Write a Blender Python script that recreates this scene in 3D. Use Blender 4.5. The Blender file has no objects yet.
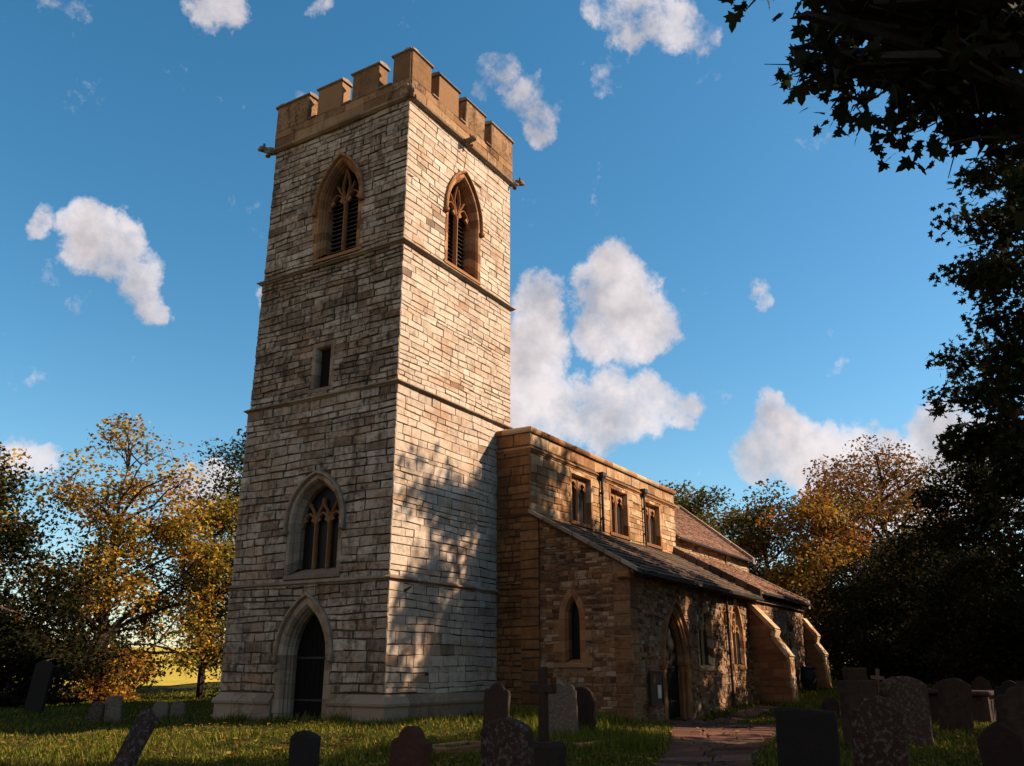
import bpy, bmesh, math, random
import numpy as np
from mathutils import Vector, Matrix
from mathutils.geometry import tessellate_polygon
R_ = math.radians
random.seed(7)
scene = bpy.context.scene
COL = scene.collection

# ------------------------------------------------------------------ helpers
class MB:
    """collects faces with a material slot and a per-face 'tone' colour, builds ONE mesh object"""
    def __init__(s): s.v = []; s.f = []; s.m = []; s.c = []
    def vert(s, p): s.v.append(tuple(p)); return len(s.v) - 1
    def face(s, ids, m=0, c=(.5, .5, .5)): s.f.append(tuple(ids)); s.m.append(m); s.c.append(c)
    def poly(s, pts, m=0, c=(.5, .5, .5)): s.face([s.vert(p) for p in pts], m, c)
    def loft(s, a, b, m=0, c=(.5, .5, .5), closed=True):
        n = len(a); ia = [s.vert(p) for p in a]; ib = [s.vert(p) for p in b]
        for i in range(n if closed else n - 1):
            j = (i + 1) % n; s.face((ia[i], ia[j], ib[j], ib[i]), m, c)
    def rings(s, rs, m=0, c=(.5, .5, .5), cap=True):
        ids = [[s.vert(p) for p in r] for r in rs]
        for a, b in zip(ids, ids[1:]):
            n = len(a)
            for i in range(n):
                j = (i + 1) % n; s.face((a[i], a[j], b[j], b[i]), m, c)
        if cap: s.face(ids[0][::-1], m, c); s.face(ids[-1], m, c)
    def box(s, x0, x1, y0, y1, z0, z1, m=0, c=(.5, .5, .5), bev=.012):
        b = min(bev, (x1-x0)*.3, (y1-y0)*.3, (z1-z0)*.3)
        def r(z, i): return [(x0+i, y0+i, z), (x1-i, y0+i, z), (x1-i, y1-i, z), (x0+i, y1-i, z)]
        s.rings([r(z0, b), r(z0+b, 0), r(z1-b, 0), r(z1, b)], m, c)
    def fbox(s, F, u0, u1, v0, v1, n0, n1, m=0, c=(.5, .5, .5), bev=.012):
        b = min(bev, (u1-u0)*.3, (v1-v0)*.3, abs(n1-n0)*.3)
        def r(n, i): return [F(u0+i, v0+i, n), F(u1-i, v0+i, n), F(u1-i, v1-i, n), F(u0+i, v1-i, n)]
        s.rings([r(n0, 0), r(n1-b, 0), r(n1, b)], m, c)
    def tube(s, pts, rad, k=6, m=0, c=(.5, .5, .5), cap=False):
        pts = [Vector(p) for p in pts]; rs = []
        up = Vector((.13, .21, 1)).normalized()
        for i, p in enumerate(pts):
            t = (pts[min(i+1, len(pts)-1)] - pts[max(i-1, 0)]).normalized()
            a = t.cross(up)
            if a.length < .1: a = t.cross(Vector((1, 0, .1)))
            a.normalize(); b = t.cross(a)
            r = rad[i] if hasattr(rad, '__len__') else rad
            rs.append([p + a*(r*math.cos(2*math.pi*j/k)) + b*(r*math.sin(2*math.pi*j/k)) for j in range(k)])
        s.rings(rs, m, c, cap)
    def build(s, name, mats, parent=None, smooth=False):
        me = bpy.data.meshes.new(name); me.from_pydata(s.v, [], s.f)
        mats = mats if isinstance(mats, (list, tuple)) else [mats]
        for m in mats: me.materials.append(m)
        me.polygons.foreach_set('material_index', s.m)
        if smooth: me.polygons.foreach_set('use_smooth', [True]*len(s.f))
        at = me.attributes.new('tone', 'FLOAT_COLOR', 'FACE')
        at.data.foreach_set('color', np.array([(*c[:3], 1.) for c in s.c], np.float32).ravel())
        me.update()
        o = bpy.data.objects.new(name, me); COL.objects.link(o)
        if parent is not None:
            o.parent = parent
            o.matrix_parent_inverse = Matrix.Translation(parent.location).inverted() if parent.type == 'EMPTY' and parent.rotation_euler[2] == 0 else Matrix()
        return o

def np_mesh(name, verts, nper, mats, colors, parent=None, attr='tone', smooth=False):
    """verts (N*nper,3): N separate polygons of nper corners"""
    n = len(verts)//nper
    me = bpy.data.meshes.new(name)
    me.vertices.add(len(verts)); me.vertices.foreach_set('co', verts.astype(np.float32).ravel())
    me.loops.add(len(verts)); me.loops.foreach_set('vertex_index', np.arange(len(verts), dtype=np.int32))
    me.polygons.add(n); me.polygons.foreach_set('loop_start', np.arange(0, n*nper, nper, dtype=np.int32))
    for m in (mats if isinstance(mats, (list, tuple)) else [mats]): me.materials.append(m)
    at = me.attributes.new(attr, 'FLOAT_COLOR', 'FACE')
    at.data.foreach_set('color', np.concatenate([colors, np.ones((n, 1))], 1).astype(np.float32).ravel())
    me.update(calc_edges=True); me.validate()
    o = bpy.data.objects.new(name, me); COL.objects.link(o)
    if parent is not None:
        o.parent = parent; o.matrix_parent_inverse = Matrix.Translation(parent.location).inverted()
    return o

def thing(name, label, cat, loc=(0, 0, 0), group=None):
    o = bpy.data.objects.new(name, None); COL.objects.link(o); o.location = loc; o.empty_display_size = .3
    return tag(o, label, cat, group)
def tag(o, label=None, cat=None, group=None, kind=None):
    if label: o['label'] = label
    if cat: o['category'] = cat
    if group: o['group'] = group
    if kind: o['kind'] = kind
    return o
def frame(o, U, N):
    o = Vector(o); U = Vector(U); N = Vector(N); Z = Vector((0, 0, 1))
    return lambda u, v, n=0.: o + U*u + Z*v + N*n
def rnd(a, b): return random.uniform(a, b)

# ------------------------------------------------------------------ materials
def new_mat(name):
    m = bpy.data.materials.new(name); m.use_nodes = True
    nt = m.node_tree; nt.nodes.clear()
    return m, nt, lambda t, **k: _node(nt, t, k)
def _node(nt, t, k):
    n = nt.nodes.new(t)
    for a, b in k.items():
        if a == 'ins':
            for i, val in b.items():
                if isinstance(val, bpy.types.NodeSocket): nt.links.new(val, n.inputs[i])
                else: n.inputs[i].default_value = val
        else: setattr(n, a, b)
    return n
def ramp(N, fac, stops, interp='LINEAR'):
    r = N('ShaderNodeValToRGB', ins={0: fac}); cr = r.color_ramp; cr.interpolation = interp
    while len(cr.elements) < len(stops): cr.elements.new(.5)
    for e, (p, c) in zip(cr.elements, stops): e.position = p; e.color = (*c, 1)
    return r.outputs[0]
def mixc(N, f, a, b, mode='MIX'):
    n = N('ShaderNodeMix', data_type='RGBA', blend_type=mode)
    nt = n.id_data
    for i, val in ((0, f), (6, a), (7, b)):
        if isinstance(val, bpy.types.NodeSocket): nt.links.new(val, n.inputs[i])
        elif i == 0: n.inputs[0].default_value = val
        else: n.inputs[i].default_value = (*val, 1)
    return n.outputs[2]
def math_(N, op, a, b=0.):
    n = N('ShaderNodeMath', operation=op, ins={0: a, 1: b}); return n.outputs[0]
def noise(N, vec, sc, det=5, rough=.55):
    return N('ShaderNodeTexNoise', ins={'Vector': vec, 'Scale': sc, 'Detail': det, 'Roughness': rough}).outputs[0]
def mapping(N, vec, sc):
    return N('ShaderNodeMapping', ins={0: vec, 3: sc}).outputs[0]
def finish(N, col, rough=.9, bump=None, bstr=.4, bdist=.02, spec=.15, extra=None):
    b = N('ShaderNodeBsdfPrincipled'); nt = b.id_data
    if isinstance(col, bpy.types.NodeSocket): nt.links.new(col, b.inputs['Base Color'])
    else: b.inputs['Base Color'].default_value = (*col, 1)
    if isinstance(rough, bpy.types.NodeSocket): nt.links.new(rough, b.inputs['Roughness'])
    else: b.inputs['Roughness'].default_value = rough
    b.inputs['Specular IOR Level'].default_value = spec
    for k, val in (extra or {}).items(): b.inputs[k].default_value = val
    if bump is not None:
        bn = N('ShaderNodeBump', ins={'Strength': bstr, 'Distance': bdist, 'Height': bump})
        nt.links.new(bn.outputs[0], b.inputs['Normal'])
    o = N('ShaderNodeOutputMaterial'); nt.links.new(b.outputs[0], o.inputs[0])

def stone(name, stops, dark=(.10, .075, .055), dark_amt=.55, orange=(.34, .17, .06), orange_amt=.3, lichen=0., bstr=.7, nsc=1.0, thr=.5):
    m, nt, N = new_mat(name)
    co = N('ShaderNodeTexCoord').outputs['Object']
    at = N('ShaderNodeAttribute', attribute_name='tone')
    sep = N('ShaderNodeSeparateColor', ins={0: at.outputs[0]})
    base = ramp(N, sep.outputs[0], stops)
    fine = noise(N, co, 28*nsc, 6, .7); med = noise(N, co, 6*nsc, 5, .6)
    big = noise(N, mapping(N, co, (.5, .5, 1.1)), .8, 6, .68)
    stain = noise(N, mapping(N, co, (2.2, 2.2, .45)), 1.3, 6, .65)
    big2 = noise(N, mapping(N, co, (.8, .8, 1.7)), .8, 4, .6)
    c = mixc(N, .55, base, ramp(N, fine, [(.25, (.45, .42, .4)), (.5, (.9, .88, .86)), (.75, (1.3, 1.28, 1.25))]), 'MULTIPLY')
    c = mixc(N, math_(N, 'MULTIPLY', ramp(N, big2, [(thr, (0, 0, 0)), (thr+.18, (1, 1, 1))]), orange_amt), c, orange)
    dk = math_(N, 'MULTIPLY', ramp(N, math_(N, 'ADD', math_(N, 'MULTIPLY', stain, .5), math_(N, 'MULTIPLY', med, .5)), [(.46, (0, 0, 0)), (.60, (1, 1, 1))]), dark_amt)
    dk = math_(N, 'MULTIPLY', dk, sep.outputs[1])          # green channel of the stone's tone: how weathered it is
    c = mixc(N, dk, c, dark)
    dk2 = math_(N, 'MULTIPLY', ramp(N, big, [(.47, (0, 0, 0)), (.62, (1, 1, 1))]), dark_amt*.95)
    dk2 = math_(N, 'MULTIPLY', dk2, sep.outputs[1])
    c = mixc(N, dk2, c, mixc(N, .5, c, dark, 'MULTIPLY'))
    if lichen:
        vo = N('ShaderNodeTexNoise', ins={'Vector': co, 'Scale': 17., 'Detail': 3., 'Roughness': .75}).outputs[0]
        lk = math_(N, 'MULTIPLY', ramp(N, vo, [(.53, (0, 0, 0)), (.6, (1, 1, 1))]), lichen)
        c = mixc(N, lk, c, (.27, .22, .19))
    h = math_(N, 'ADD', math_(N, 'MULTIPLY', med, .8), math_(N, 'MULTIPLY', fine, .45))
    finish(N, c, .93, h, bstr, .035, .1)
    return m

M = {}
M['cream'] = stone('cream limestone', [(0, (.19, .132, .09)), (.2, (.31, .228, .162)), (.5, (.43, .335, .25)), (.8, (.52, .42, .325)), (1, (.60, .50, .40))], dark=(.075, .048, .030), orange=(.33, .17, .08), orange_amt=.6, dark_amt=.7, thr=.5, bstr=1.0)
M['parapet'] = stone('parapet sandstone', [(0, (.18, .095, .044)), (.5, (.28, .155, .076)), (1, (.37, .225, .12))], dark=(.05, .028, .016), dark_amt=1.0, orange_amt=.3, nsc=1.6)
M['dress'] = stone('dressed sandstone', [(0, (.15, .06, .026)), (.5, (.28, .122, .049)), (1, (.39, .205, .095))], dark_amt=.6, orange_amt=.4, nsc=1.5)
M['coping'] = stone('weathered coping stone', [(0, (.19, .13, .088)), (.5, (.29, .205, .14)), (1, (.38, .285, .20))], dark_amt=.75, orange_amt=.25, nsc=1.5)
M['golden'] = stone('golden sandstone', [(0, (.14, .058, .024)), (.35, (.28, .135, .054)), (.7, (.47, .30, .16)), (1, (.57, .43, .275))], dark=(.08, .045, .03), dark_amt=.6, orange=(.36, .15, .04), orange_amt=.55, thr=.48)
M['rubble'] = stone('brown rubble stone', [(0, (.09, .042, .020)), (.3, (.20, .096, .046)), (.7, (.31, .172, .09)), (1, (.43, .305, .20))], dark=(.04, .024, .017), dark_amt=.75, orange=(.30, .12, .04), orange_amt=.35, nsc=1.6)
M['mortar'] = stone('dark mortar', [(0, (.04, .026, .018)), (1, (.08, .054, .037))], dark_amt=.4, orange_amt=.2)
M['render'] = stone('patched lime mortar', [(0, (.16, .10, .065)), (1, (.24, .16, .10))], dark_amt=.5, orange_amt=.5)
M['lead'] = stone('stone slate', [(0, (.05, .034, .025)), (.5, (.095, .065, .046)), (1, (.16, .11, .075))], dark_amt=.5, orange=(.25, .13, .06), orange_amt=.4, nsc=1.5)
M['tile'] = stone('clay roof tile', [(0, (.16, .085, .06)), (.5, (.27, .15, .10)), (1, (.36, .22, .155))], dark_amt=.4, orange_amt=.2, nsc=2)
M['grave'] = stone('old brown gravestone', [(0, (.035, .021, .016)), (1, (.062, .04, .03))], dark=(.016, .012, .01), dark_amt=.7, orange=(.16, .07, .03), orange_amt=.4, nsc=1.6, bstr=.5)
M['grave_dark'] = stone('dark slate gravestone', [(0, (.018, .015, .013)), (1, (.028, .023, .020))], dark=(.02, .018, .016), orange_amt=.05, nsc=1.4, bstr=.35)
M['grave_lichen'] = stone('lichen covered gravestone', [(0, (.05, .028, .02)), (1, (.08, .048, .036))], dark=(.02, .014, .012), dark_amt=.6, orange_amt=.3, lichen=.32, nsc=1.5, bstr=.8)
M['grave_red'] = stone('reddish gravestone', [(0, (.06, .024, .015)), (1, (.09, .038, .024))], dark=(.05, .025, .02), dark_amt=.6, orange_amt=.3, nsc=1.4)
M['grave_pale'] = stone('pale gravestone', [(0, (.13, .09, .063)), (1, (.2, .15, .11))], dark=(.04, .028, .022), dark_amt=.7, orange_amt=.35, nsc=1.5, lichen=.3)
M['flag'] = stone('path flagstone', [(0, (.07, .028, .018)), (.5, (.115, .048, .031)), (1, (.165, .078, .051))], dark=(.06, .04, .03), dark_amt=.6, orange_amt=.3, nsc=1.2)

def simple(name, col, rough=.6, spec=.3, metal=0., bscale=30, bstr=.15, var=.25):
    m, nt, N = new_mat(name)
    co = N('ShaderNodeTexCoord').outputs['Object']
    n = noise(N, co, bscale, 4)
    c = mixc(N, var, col, ramp(N, noise(N, co, bscale*.2, 4), [(.3, tuple(x*.4 for x in col)), (.7, tuple(min(1, x*1.5) for x in col))]))
    finish(N, c, rough, n, bstr, .01, spec, {'Metallic': metal})
    return m
M['iron'] = simple('black cast iron', (.018, .016, .015), .55, .3)
M['gutter'] = simple('pale painted gutter', (.30, .25, .20), .6)
M['wood'] = simple('dark oak door', (.005, .003, .002), .9, .15, bscale=14)
M['louvre'] = simple('grey oak louvre', (.11, .08, .055), .8, .1)
M['void'] = simple('unlit interior plaster', (.015, .012, .01), .95, 0)  # near-black colour stands in for the darkness inside the tower openings
M['board'] = simple('brown notice board', (.05, .025, .014), .6)
M['paper'] = simple('white paper notice', (.55, .50, .42), .8, .1, var=.1)
M['butt'] = simple('dark green plastic', (.008, .010, .007), .7)
M['bark'] = stone('tree bark', [(0, (.035, .024, .017)), (1, (.07, .05, .036))], dark=(.015, .011, .008), dark_amt=.7, orange_amt=.05, nsc=2, bstr=1)
m, nt, N = new_mat('leaded window glass')
co = N('ShaderNodeTexCoord').outputs['Object']
finish(N, mixc(N, noise(N, co, 9, 2), (.004, .004, .004), (.012, .010, .009)), .45, noise(N, co, 5, 2), .25, .02, .12)
M['glass'] = m

def leaf_mat(name, trans=.35, rough=.55):
    m, nt, N = new_mat(name)
    at = N('ShaderNodeAttribute', attribute_name='tone').outputs[0]
    d = N('ShaderNodeBsdfPrincipled', ins={'Base Color': at, 'Roughness': .75, 'Specular IOR Level': .06})
    t = N('ShaderNodeBsdfTranslucent', ins={'Color': at})
    x = N('ShaderNodeMixShader', ins={0: trans, 1: d.outputs[0], 2: t.outputs[0]})
    o = N('ShaderNodeOutputMaterial'); nt.links.new(x.outputs[0], o.inputs[0])
    return m
M['leaf'] = leaf_mat('leaf')
M['grass'] = leaf_mat('grass blade', .3)

# ------------------------------------------------------------------ ground shape
XS = [-400, -60, -20, -10, -1, 6, 12, 18, 28, 45, 70, 200, 1500]
ZS = [-1.5, -.6, -.38, -.27, -.03, -.06, -.1, .08, .5, 1.12, 1.3, 2.2, 5.]
def H(x, y):
    x = np.asarray(x, float); y = np.asarray(y, float)
    z = np.interp(x, XS, ZS)
    z = z - .30*np.exp(-((x-9)/5.5)**2 - ((y+6.8)/2.6)**2)
    z = z - .12*np.exp(-((x+1)/6)**2 - ((y+10)/2.0)**2)
    z = z + .22*np.exp(-((x-2.5)/2.6)**2 - ((y+2.8)/1.3)**2)
    z = z - .18*np.exp(-((x+5)/5)**2 - ((y-7)/4)**2)
    r = np.clip(y-34, 0, None); z = z + np.minimum(r*.034, 6.)
    z = z + .04*np.sin(x*.9+y*.5)*np.sin(y*.8-x*.3) + .025*np.sin(x*2.1-y*1.3)
    return z
def hz(x, y): return float(H(x, y))
SKY_STR, SUN_STR, EXPOSURE = .070, 5.0, 1.09
SKY_HUE, SKY_SAT, SKY_VAL = .487, 1.36, 1.1
SUN_COL = (1., .79, .59)
CLOUD_LO, CLOUD_HI = (3.6, 3.3, 3.4), (6.3, 5.7, 5.65)
CLOUDS = [[0.8357, 0.3716, 0.4043, 0.043, 1], [0.8556, 0.3547, 0.3771, 0.0339, 0.9], [0.842, 0.3987, 0.3634, 0.0296, 0.75], [0.8199, 0.3988, 0.4108, 0.025, 0.7], [0.8593, 0.3763, 0.3463, 0.0204, 0.5], [0.7921, 0.4548, 0.4071, 0.0296, 0.8], [0.8066, 0.473, 0.3545, 0.0389, 0.95], [0.8194, 0.4849, 0.3059, 0.0481, 1], [0.8503, 0.4435, 0.2834, 0.0412, 0.95], [0.8246, 0.4612, 0.3274, 0.0321, 0.8], [0.8692, 0.402, 0.2877, 0.041, 0.95], [0.8862, 0.3601, 0.2914, 0.0362, 0.9], [0.9034, 0.3258, 0.2786, 0.0247, 0.75], [0.871, 0.4164, 0.2607, 0.0273, 0.7], [0.8406, 0.4711, 0.2673, 0.0343, 0.8], [0.4512, 0.7829, 0.4283, 0.0244, 0.85], [0.4361, 0.7904, 0.4302, 0.0141, 0.6], [0.4122, 0.803, 0.4305, 0.0139, 0.55], [0.4644, 0.7825, 0.4148, 0.0287, 0.95], [0.4889, 0.7713, 0.4075, 0.0291, 0.95], [0.4789, 0.7691, 0.4233, 0.0186, 0.7], [0.5093, 0.7699, 0.3845, 0.0231, 0.85], [0.5267, 0.769, 0.3622, 0.018, 0.75], [0.4568, 0.7966, 0.396, 0.0143, 0.5], [0.5156, 0.7571, 0.4012, 0.0169, 0.65], [0.9385, 0.2373, 0.2509, 0.0329, 0.95], [0.9333, 0.2398, 0.2671, 0.0242, 0.8], [0.9541, 0.2013, 0.2215, 0.0389, 1], [0.945, 0.2122, 0.2489, 0.0239, 0.8], [0.9399, 0.2565, 0.2255, 0.0286, 0.8], [0.9652, 0.1589, 0.2076, 0.0424, 1], [0.9724, 0.1376, 0.1882, 0.0461, 1], [0.974, 0.077, 0.2131, 0.0471, 1], [0.9799, 0.0578, 0.1911, 0.0485, 1], [0.9783, 0.1008, 0.1811, 0.0453, 1], [0.9748, 0.035, 0.2202, 0.0341, 0.9], [0.9623, 0.1905, 0.1944, 0.0321, 0.8], [0.6949, 0.4094, 0.5912, 0.0262, 0.62], [0.7164, 0.3968, 0.5739, 0.0241, 0.7], [0.7229, 0.3753, 0.5801, 0.0153, 0.6], [0.6647, 0.429, 0.6117, 0.0216, 0.5], [0.6663, 0.4494, 0.595, 0.0152, 0.4], [0.7046, 0.275, 0.6542, 0.0314, 0.75], [0.727, 0.246, 0.641, 0.0272, 0.7], [0.7445, 0.226, 0.6283, 0.0188, 0.55], [0.6844, 0.3054, 0.662, 0.023, 0.55], [0.4531, 0.6279, 0.6328, 0.0261, 0.65], [0.5192, 0.5528, 0.6518, 0.0144, 0.5], [0.887, 0.2344, 0.3978, 0.0154, 0.65], [0.894, 0.2264, 0.3867, 0.011, 0.6], [0.8806, 0.2427, 0.407, 0.0088, 0.5], [0.6063, 0.7749, 0.1785, 0.0278, 0.85], [0.6243, 0.7583, 0.1874, 0.0237, 0.85], [0.4676, 0.8611, 0.1995, 0.0259, 0.75], [0.4869, 0.8503, 0.2, 0.0161, 0.6], [0.6073, 0.6941, 0.3867, 0.0154, 0.55]]
SYC_PTS = [[-10.88, -16.22, 6.91], [-12.77, -17.3, 7.22], [-10.5, -17.31, 7.04], [-12.2, -15.13, 7.14], [-11.64, -16.93, 7.99], [-12.32, -14.89, 9.05], [-11.51, -15.0, 8.87], [-10.86, -17.25, 8.02], [-13.0, -16.06, 5.84], [-13.67, -15.56, 6.43], [-13.8, -15.22, 7.33], [-12.36, -16.49, 8.11], [-11.7, -15.47, 8.15], [-12.6, -16.01, 7.17], [-11.3, -16.81, 8.7], [-11.84, -17.21, 8.14], [-13.86, -15.7, 5.67], [-11.62, -17.45, 7.62], [-12.53, -15.56, 7.32], [-11.87, -16.97, 7.95], [-13.28, -16.64, 5.01], [-13.07, -17.29, 6.79], [-13.08, -16.21, 6.72], [-14.18, -15.38, 6.88], [-11.86, -14.93, 9.26], [-13.22, -16.15, 6.38], [-11.94, -16.12, 6.05], [-11.74, -15.87, 8.83], [-11.85, -17.14, 7.8], [-12.83, -16.93, 7.14], [-10.95, -15.16, 8.33], [-11.59, -15.79, 7.47], [-12.88, -16.02, 7.02], [-12.72, -16.36, 6.39], [-12.17, -14.64, 8.31], [-11.32, -17.15, 7.47], [-11.31, -16.72, 6.6], [-11.64, -16.81, 7.38], [-11.63, -15.19, 7.71], [-11.02, -16.66, 8.17], [-13.69, -16.38, 5.5], [-12.05, -16.21, 7.71], [-11.38, -15.68, 6.56], [-11.84, -16.92, 7.23], [-12.24, -16.53, 5.72], [-10.98, -16.86, 6.21], [-13.31, -16.07, 6.02], [-11.3, -15.77, 6.99], [-11.7, -16.81, 7.96], [-12.27, -16.16, 6.3], [-11.37, -16.22, 6.51], [-13.8, -16.73, 6.61], [-13.04, -15.81, 5.99], [-13.53, -16.45, 5.47], [-14.04, -16.08, 6.24], [-13.83, -15.13, 6.64], [-13.32, -15.29, 7.81], [-11.92, -15.53, 6.94], [-13.78, -15.51, 6.24], [-13.76, -16.85, 5.74], [-12.62, -16.48, 7.6], [-10.81, -15.26, 7.89], [-11.18, -16.99, 7.46], [-13.5, -16.44, 6.13], [-10.62, -16.21, 7.7], [-13.27, -16.16, 5.79], [-13.33, -15.72, 6.42], [-12.75, -17.04, 5.83], [-11.09, -15.69, 8.48], [-12.65, -16.05, 7.21], [-11.73, -15.85, 8.0], [-12.63, -17.08, 7.51], [-13.18, -16.83, 6.52], [-12.38, -15.29, 6.75], [-11.23, -16.36, 7.09], [-12.92, -15.42, 6.56], [-12.52, -15.35, 6.87], [-11.75, -15.39, 6.68], [-13.64, -16.92, 5.4], [-11.96, -16.82, 6.94], [-12.04, -16.53, 6.4], [-12.56, -17.14, 6.48], [-13.12, -17.02, 6.61], [-11.63, -17.16, 8.19], [-12.94, -16.56, 6.33], [-12.79, -16.14, 6.44], [-13.5, -16.95, 6.66], [-11.17, -16.82, 6.36], [-11.72, -16.78, 8.37], [-10.86, -14.77, 7.82], [-13.27, -16.7, 6.81], [-12.16, -17.31, 7.39], [-12.45, -15.85, 7.86], [-14.28, -15.92, 6.52], [-10.62, -16.05, 7.13], [-12.32, -15.36, 6.78], [-13.66, -17.09, 5.7], [-12.21, -16.7, 7.65], [-12.86, -16.12, 6.06], [-11.8, -16.22, 7.9], [-13.58, -16.21, 6.81], [-13.12, -15.59, 5.79], [-13.34, -16.51, 5.5], [-13.87, -16.59, 6.47], [-11.39, -16.36, 8.21], [-11.61, -15.95, 7.94], [-11.7, -15.12, 9.04], [-13.01, -16.34, 5.37], [-13.23, -16.4, 6.39], [-12.75, -15.47, 6.42], [-11.89, -15.72, 8.48], [-12.02, -16.29, 6.01], [-11.75, -17.0, 6.74], [-12.26, -16.1, 6.11], [-14.17, -15.16, 7.13]]
# ------------------------------------------------------------------ masonry
def wave(u, v): return .022*math.sin(u*1.1+v*2.3)+.012*math.sin(u*2.9+v*5.7)
def lay_stones(mb, F, u0, u1, v0, v1, ch=(.17, .31), bw=(.28, .72), holes=(), span=None, p=(.012, .04), jit=.017, m=0, joint=.014, tone=None, wav=1., skip=0., wear=(.6, 1.)):
    v = v0
    while v < v1-.03:
        h = rnd(*ch)
        if random.random() < .18: h *= .68
        if v+h > v1-.06: h = v1-v
        va, vb = v, v+h
        segs = [(u0, u1)] if span is None else span(va, vb)
        for hole in holes:
            r = hole(va, vb)
            if not r: continue
            out = []
            for a, b in segs:
                if r[1] <= a or r[0] >= b: out.append((a, b)); continue
                if r[0] > a+.05: out.append((a, r[0]))
                if r[1] < b-.05: out.append((r[1], b))
            segs = out
        for a, b in segs:
            u = a; first = True
            while u < b-1e-4:
                w = rnd(*bw)*(1.0 if h > ch[0] else 1.15)
                if first: w *= rnd(.5, 1.2)
                first = False
                if b-(u+w) < bw[0]*.6: w = b-u
                if random.random() >= skip:
                    lo, hi = u, u+w
                    pr = rnd(*p)
                    if random.random() < .06: pr *= .3
                    g = joint*rnd(.7, 1.8)
                    el = lo <= u0+1e-3; er = hi >= u1-1e-3
                    def P(x, y, n, k):
                        jx = rnd(-jit, jit)*k; jy = rnd(-jit, jit)*k
                        if (x < lo+.1 and el) or (x > hi-.1 and er): jx *= .3
                        return (x+jx, y+jy+wav*wave(x, y), n)
                    ia = g if not el else -.012; ib = g if not er else -.012
                    c0 = [P(lo+ia, va+g, 0, 1), P(hi-ib, va+g, 0, 1), P(hi-ib, vb-g, 0, 1), P(lo+ia, vb-g, 0, 1)]
                    t = tone(lo, va) if tone else random.random()
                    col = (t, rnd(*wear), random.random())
                    i2 = .010
                    sgn = [(1, 1), (-1, 1), (-1, -1), (1, -1)]
                    R0 = [F(x, y, -.03) for x, y, n in c0]
                    R1 = [F(x, y, pr-.010) for x, y, n in c0]
                    R2 = [F(x+sx*i2, y+sy*i2, pr+rnd(-.006, .006)) for (x, y, n), (sx, sy) in zip(c0, sgn)]
                    ids = [[mb.vert(q) for q in r] for r in (R0, R1, R2)]
                    for A, B in zip(ids, ids[1:]):
                        for i in range(4): j = (i+1) % 4; mb.face((A[i], A[j], B[j], B[i]), m, col)
                    mb.face(ids[2], m, col)
                u += w
        v = vb

def sheet(mb, F, outer, holes=(), m=1, n=0.):
    """flat core face with openings cut in it"""
    loops = [[Vector((u, v, 0)) for u, v in outer]] + [[Vector((u, v, 0)) for u, v in h] for h in holes]
    flat = [p for l in loops for p in l]
    ids = [mb.vert(F(p.x, p.y, n)) for p in flat]
    for t in tessellate_polygon(loops): mb.face([ids[i] for i in t], m, (random.random(), .5, .5))

class Arch:
    """pointed (or flat) opening: half width a, springing vs, apex va, foot v0, centred at c"""
    def __init__(s, c, a, v0, vs, va): s.c, s.a, s.v0, s.vs, s.va = c, a, v0, vs, va
    def pt(s, t, d=0., lift=0.):
        a = s.a-d; r = s.va-s.vs; v0 = s.v0+lift
        if r < .01:                                   # square head
            if t <= 1: return (s.c-a, v0+(s.vs-d-v0)*t)
            if t >= 3: return (s.c+a, v0+(s.vs-d-v0)*(4-t))
            return (s.c-a+2*a*(t-1)/2, s.vs-d)
        Rr = (s.a**2+r*r)/(2*s.a); R2 = Rr-d; cx = s.a-Rr
        th = math.acos(max(-1, min(1, -cx/R2)))
        if t <= 1: return (s.c-a, v0+(s.vs-v0)*t)
        if t >= 3: return (s.c+a, v0+(s.vs-v0)*(4-t))
        q = (t-1) if t <= 2 else (3-t)
        x = cx+R2*math.cos(th*q); y = s.vs+R2*math.sin(th*q)
        return (s.c+(-x if t <= 2 else x), y)
    def loop(s, d=0., lift=0., n=12):
        return [s.pt(0, d, lift)]+[s.pt(1+2*i/(2*n), d, lift) for i in range(2*n+1)]+[s.pt(4, d, lift)]
    def half(s, v, d=0.):
        a = s.a-d
        if v <= s.vs or s.va-s.vs < .01: return a if v < s.va-d+1e-6 or s.va-s.vs < .01 and v < s.vs-d else 0
        r = s.va-s.vs; Rr = (s.a**2+r*r)/(2*s.a); R2 = Rr-d; y = v-s.vs
        if y >= R2: return 0
        return max(0, s.a-Rr+math.sqrt(R2*R2-y*y))
    def hole(s, d, below=0.):
        def f(va, vb):
            if vb <= s.v0-below+.01: return None
            top = s.va-d if s.va-s.vs >= .01 else s.vs-d
            if va >= top: return None
            h = max(s.half(max(va, s.v0), d), s.half(min(vb, top), d))
            return (s.c-h, s.c+h) if h > .03 else None
        return f

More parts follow.
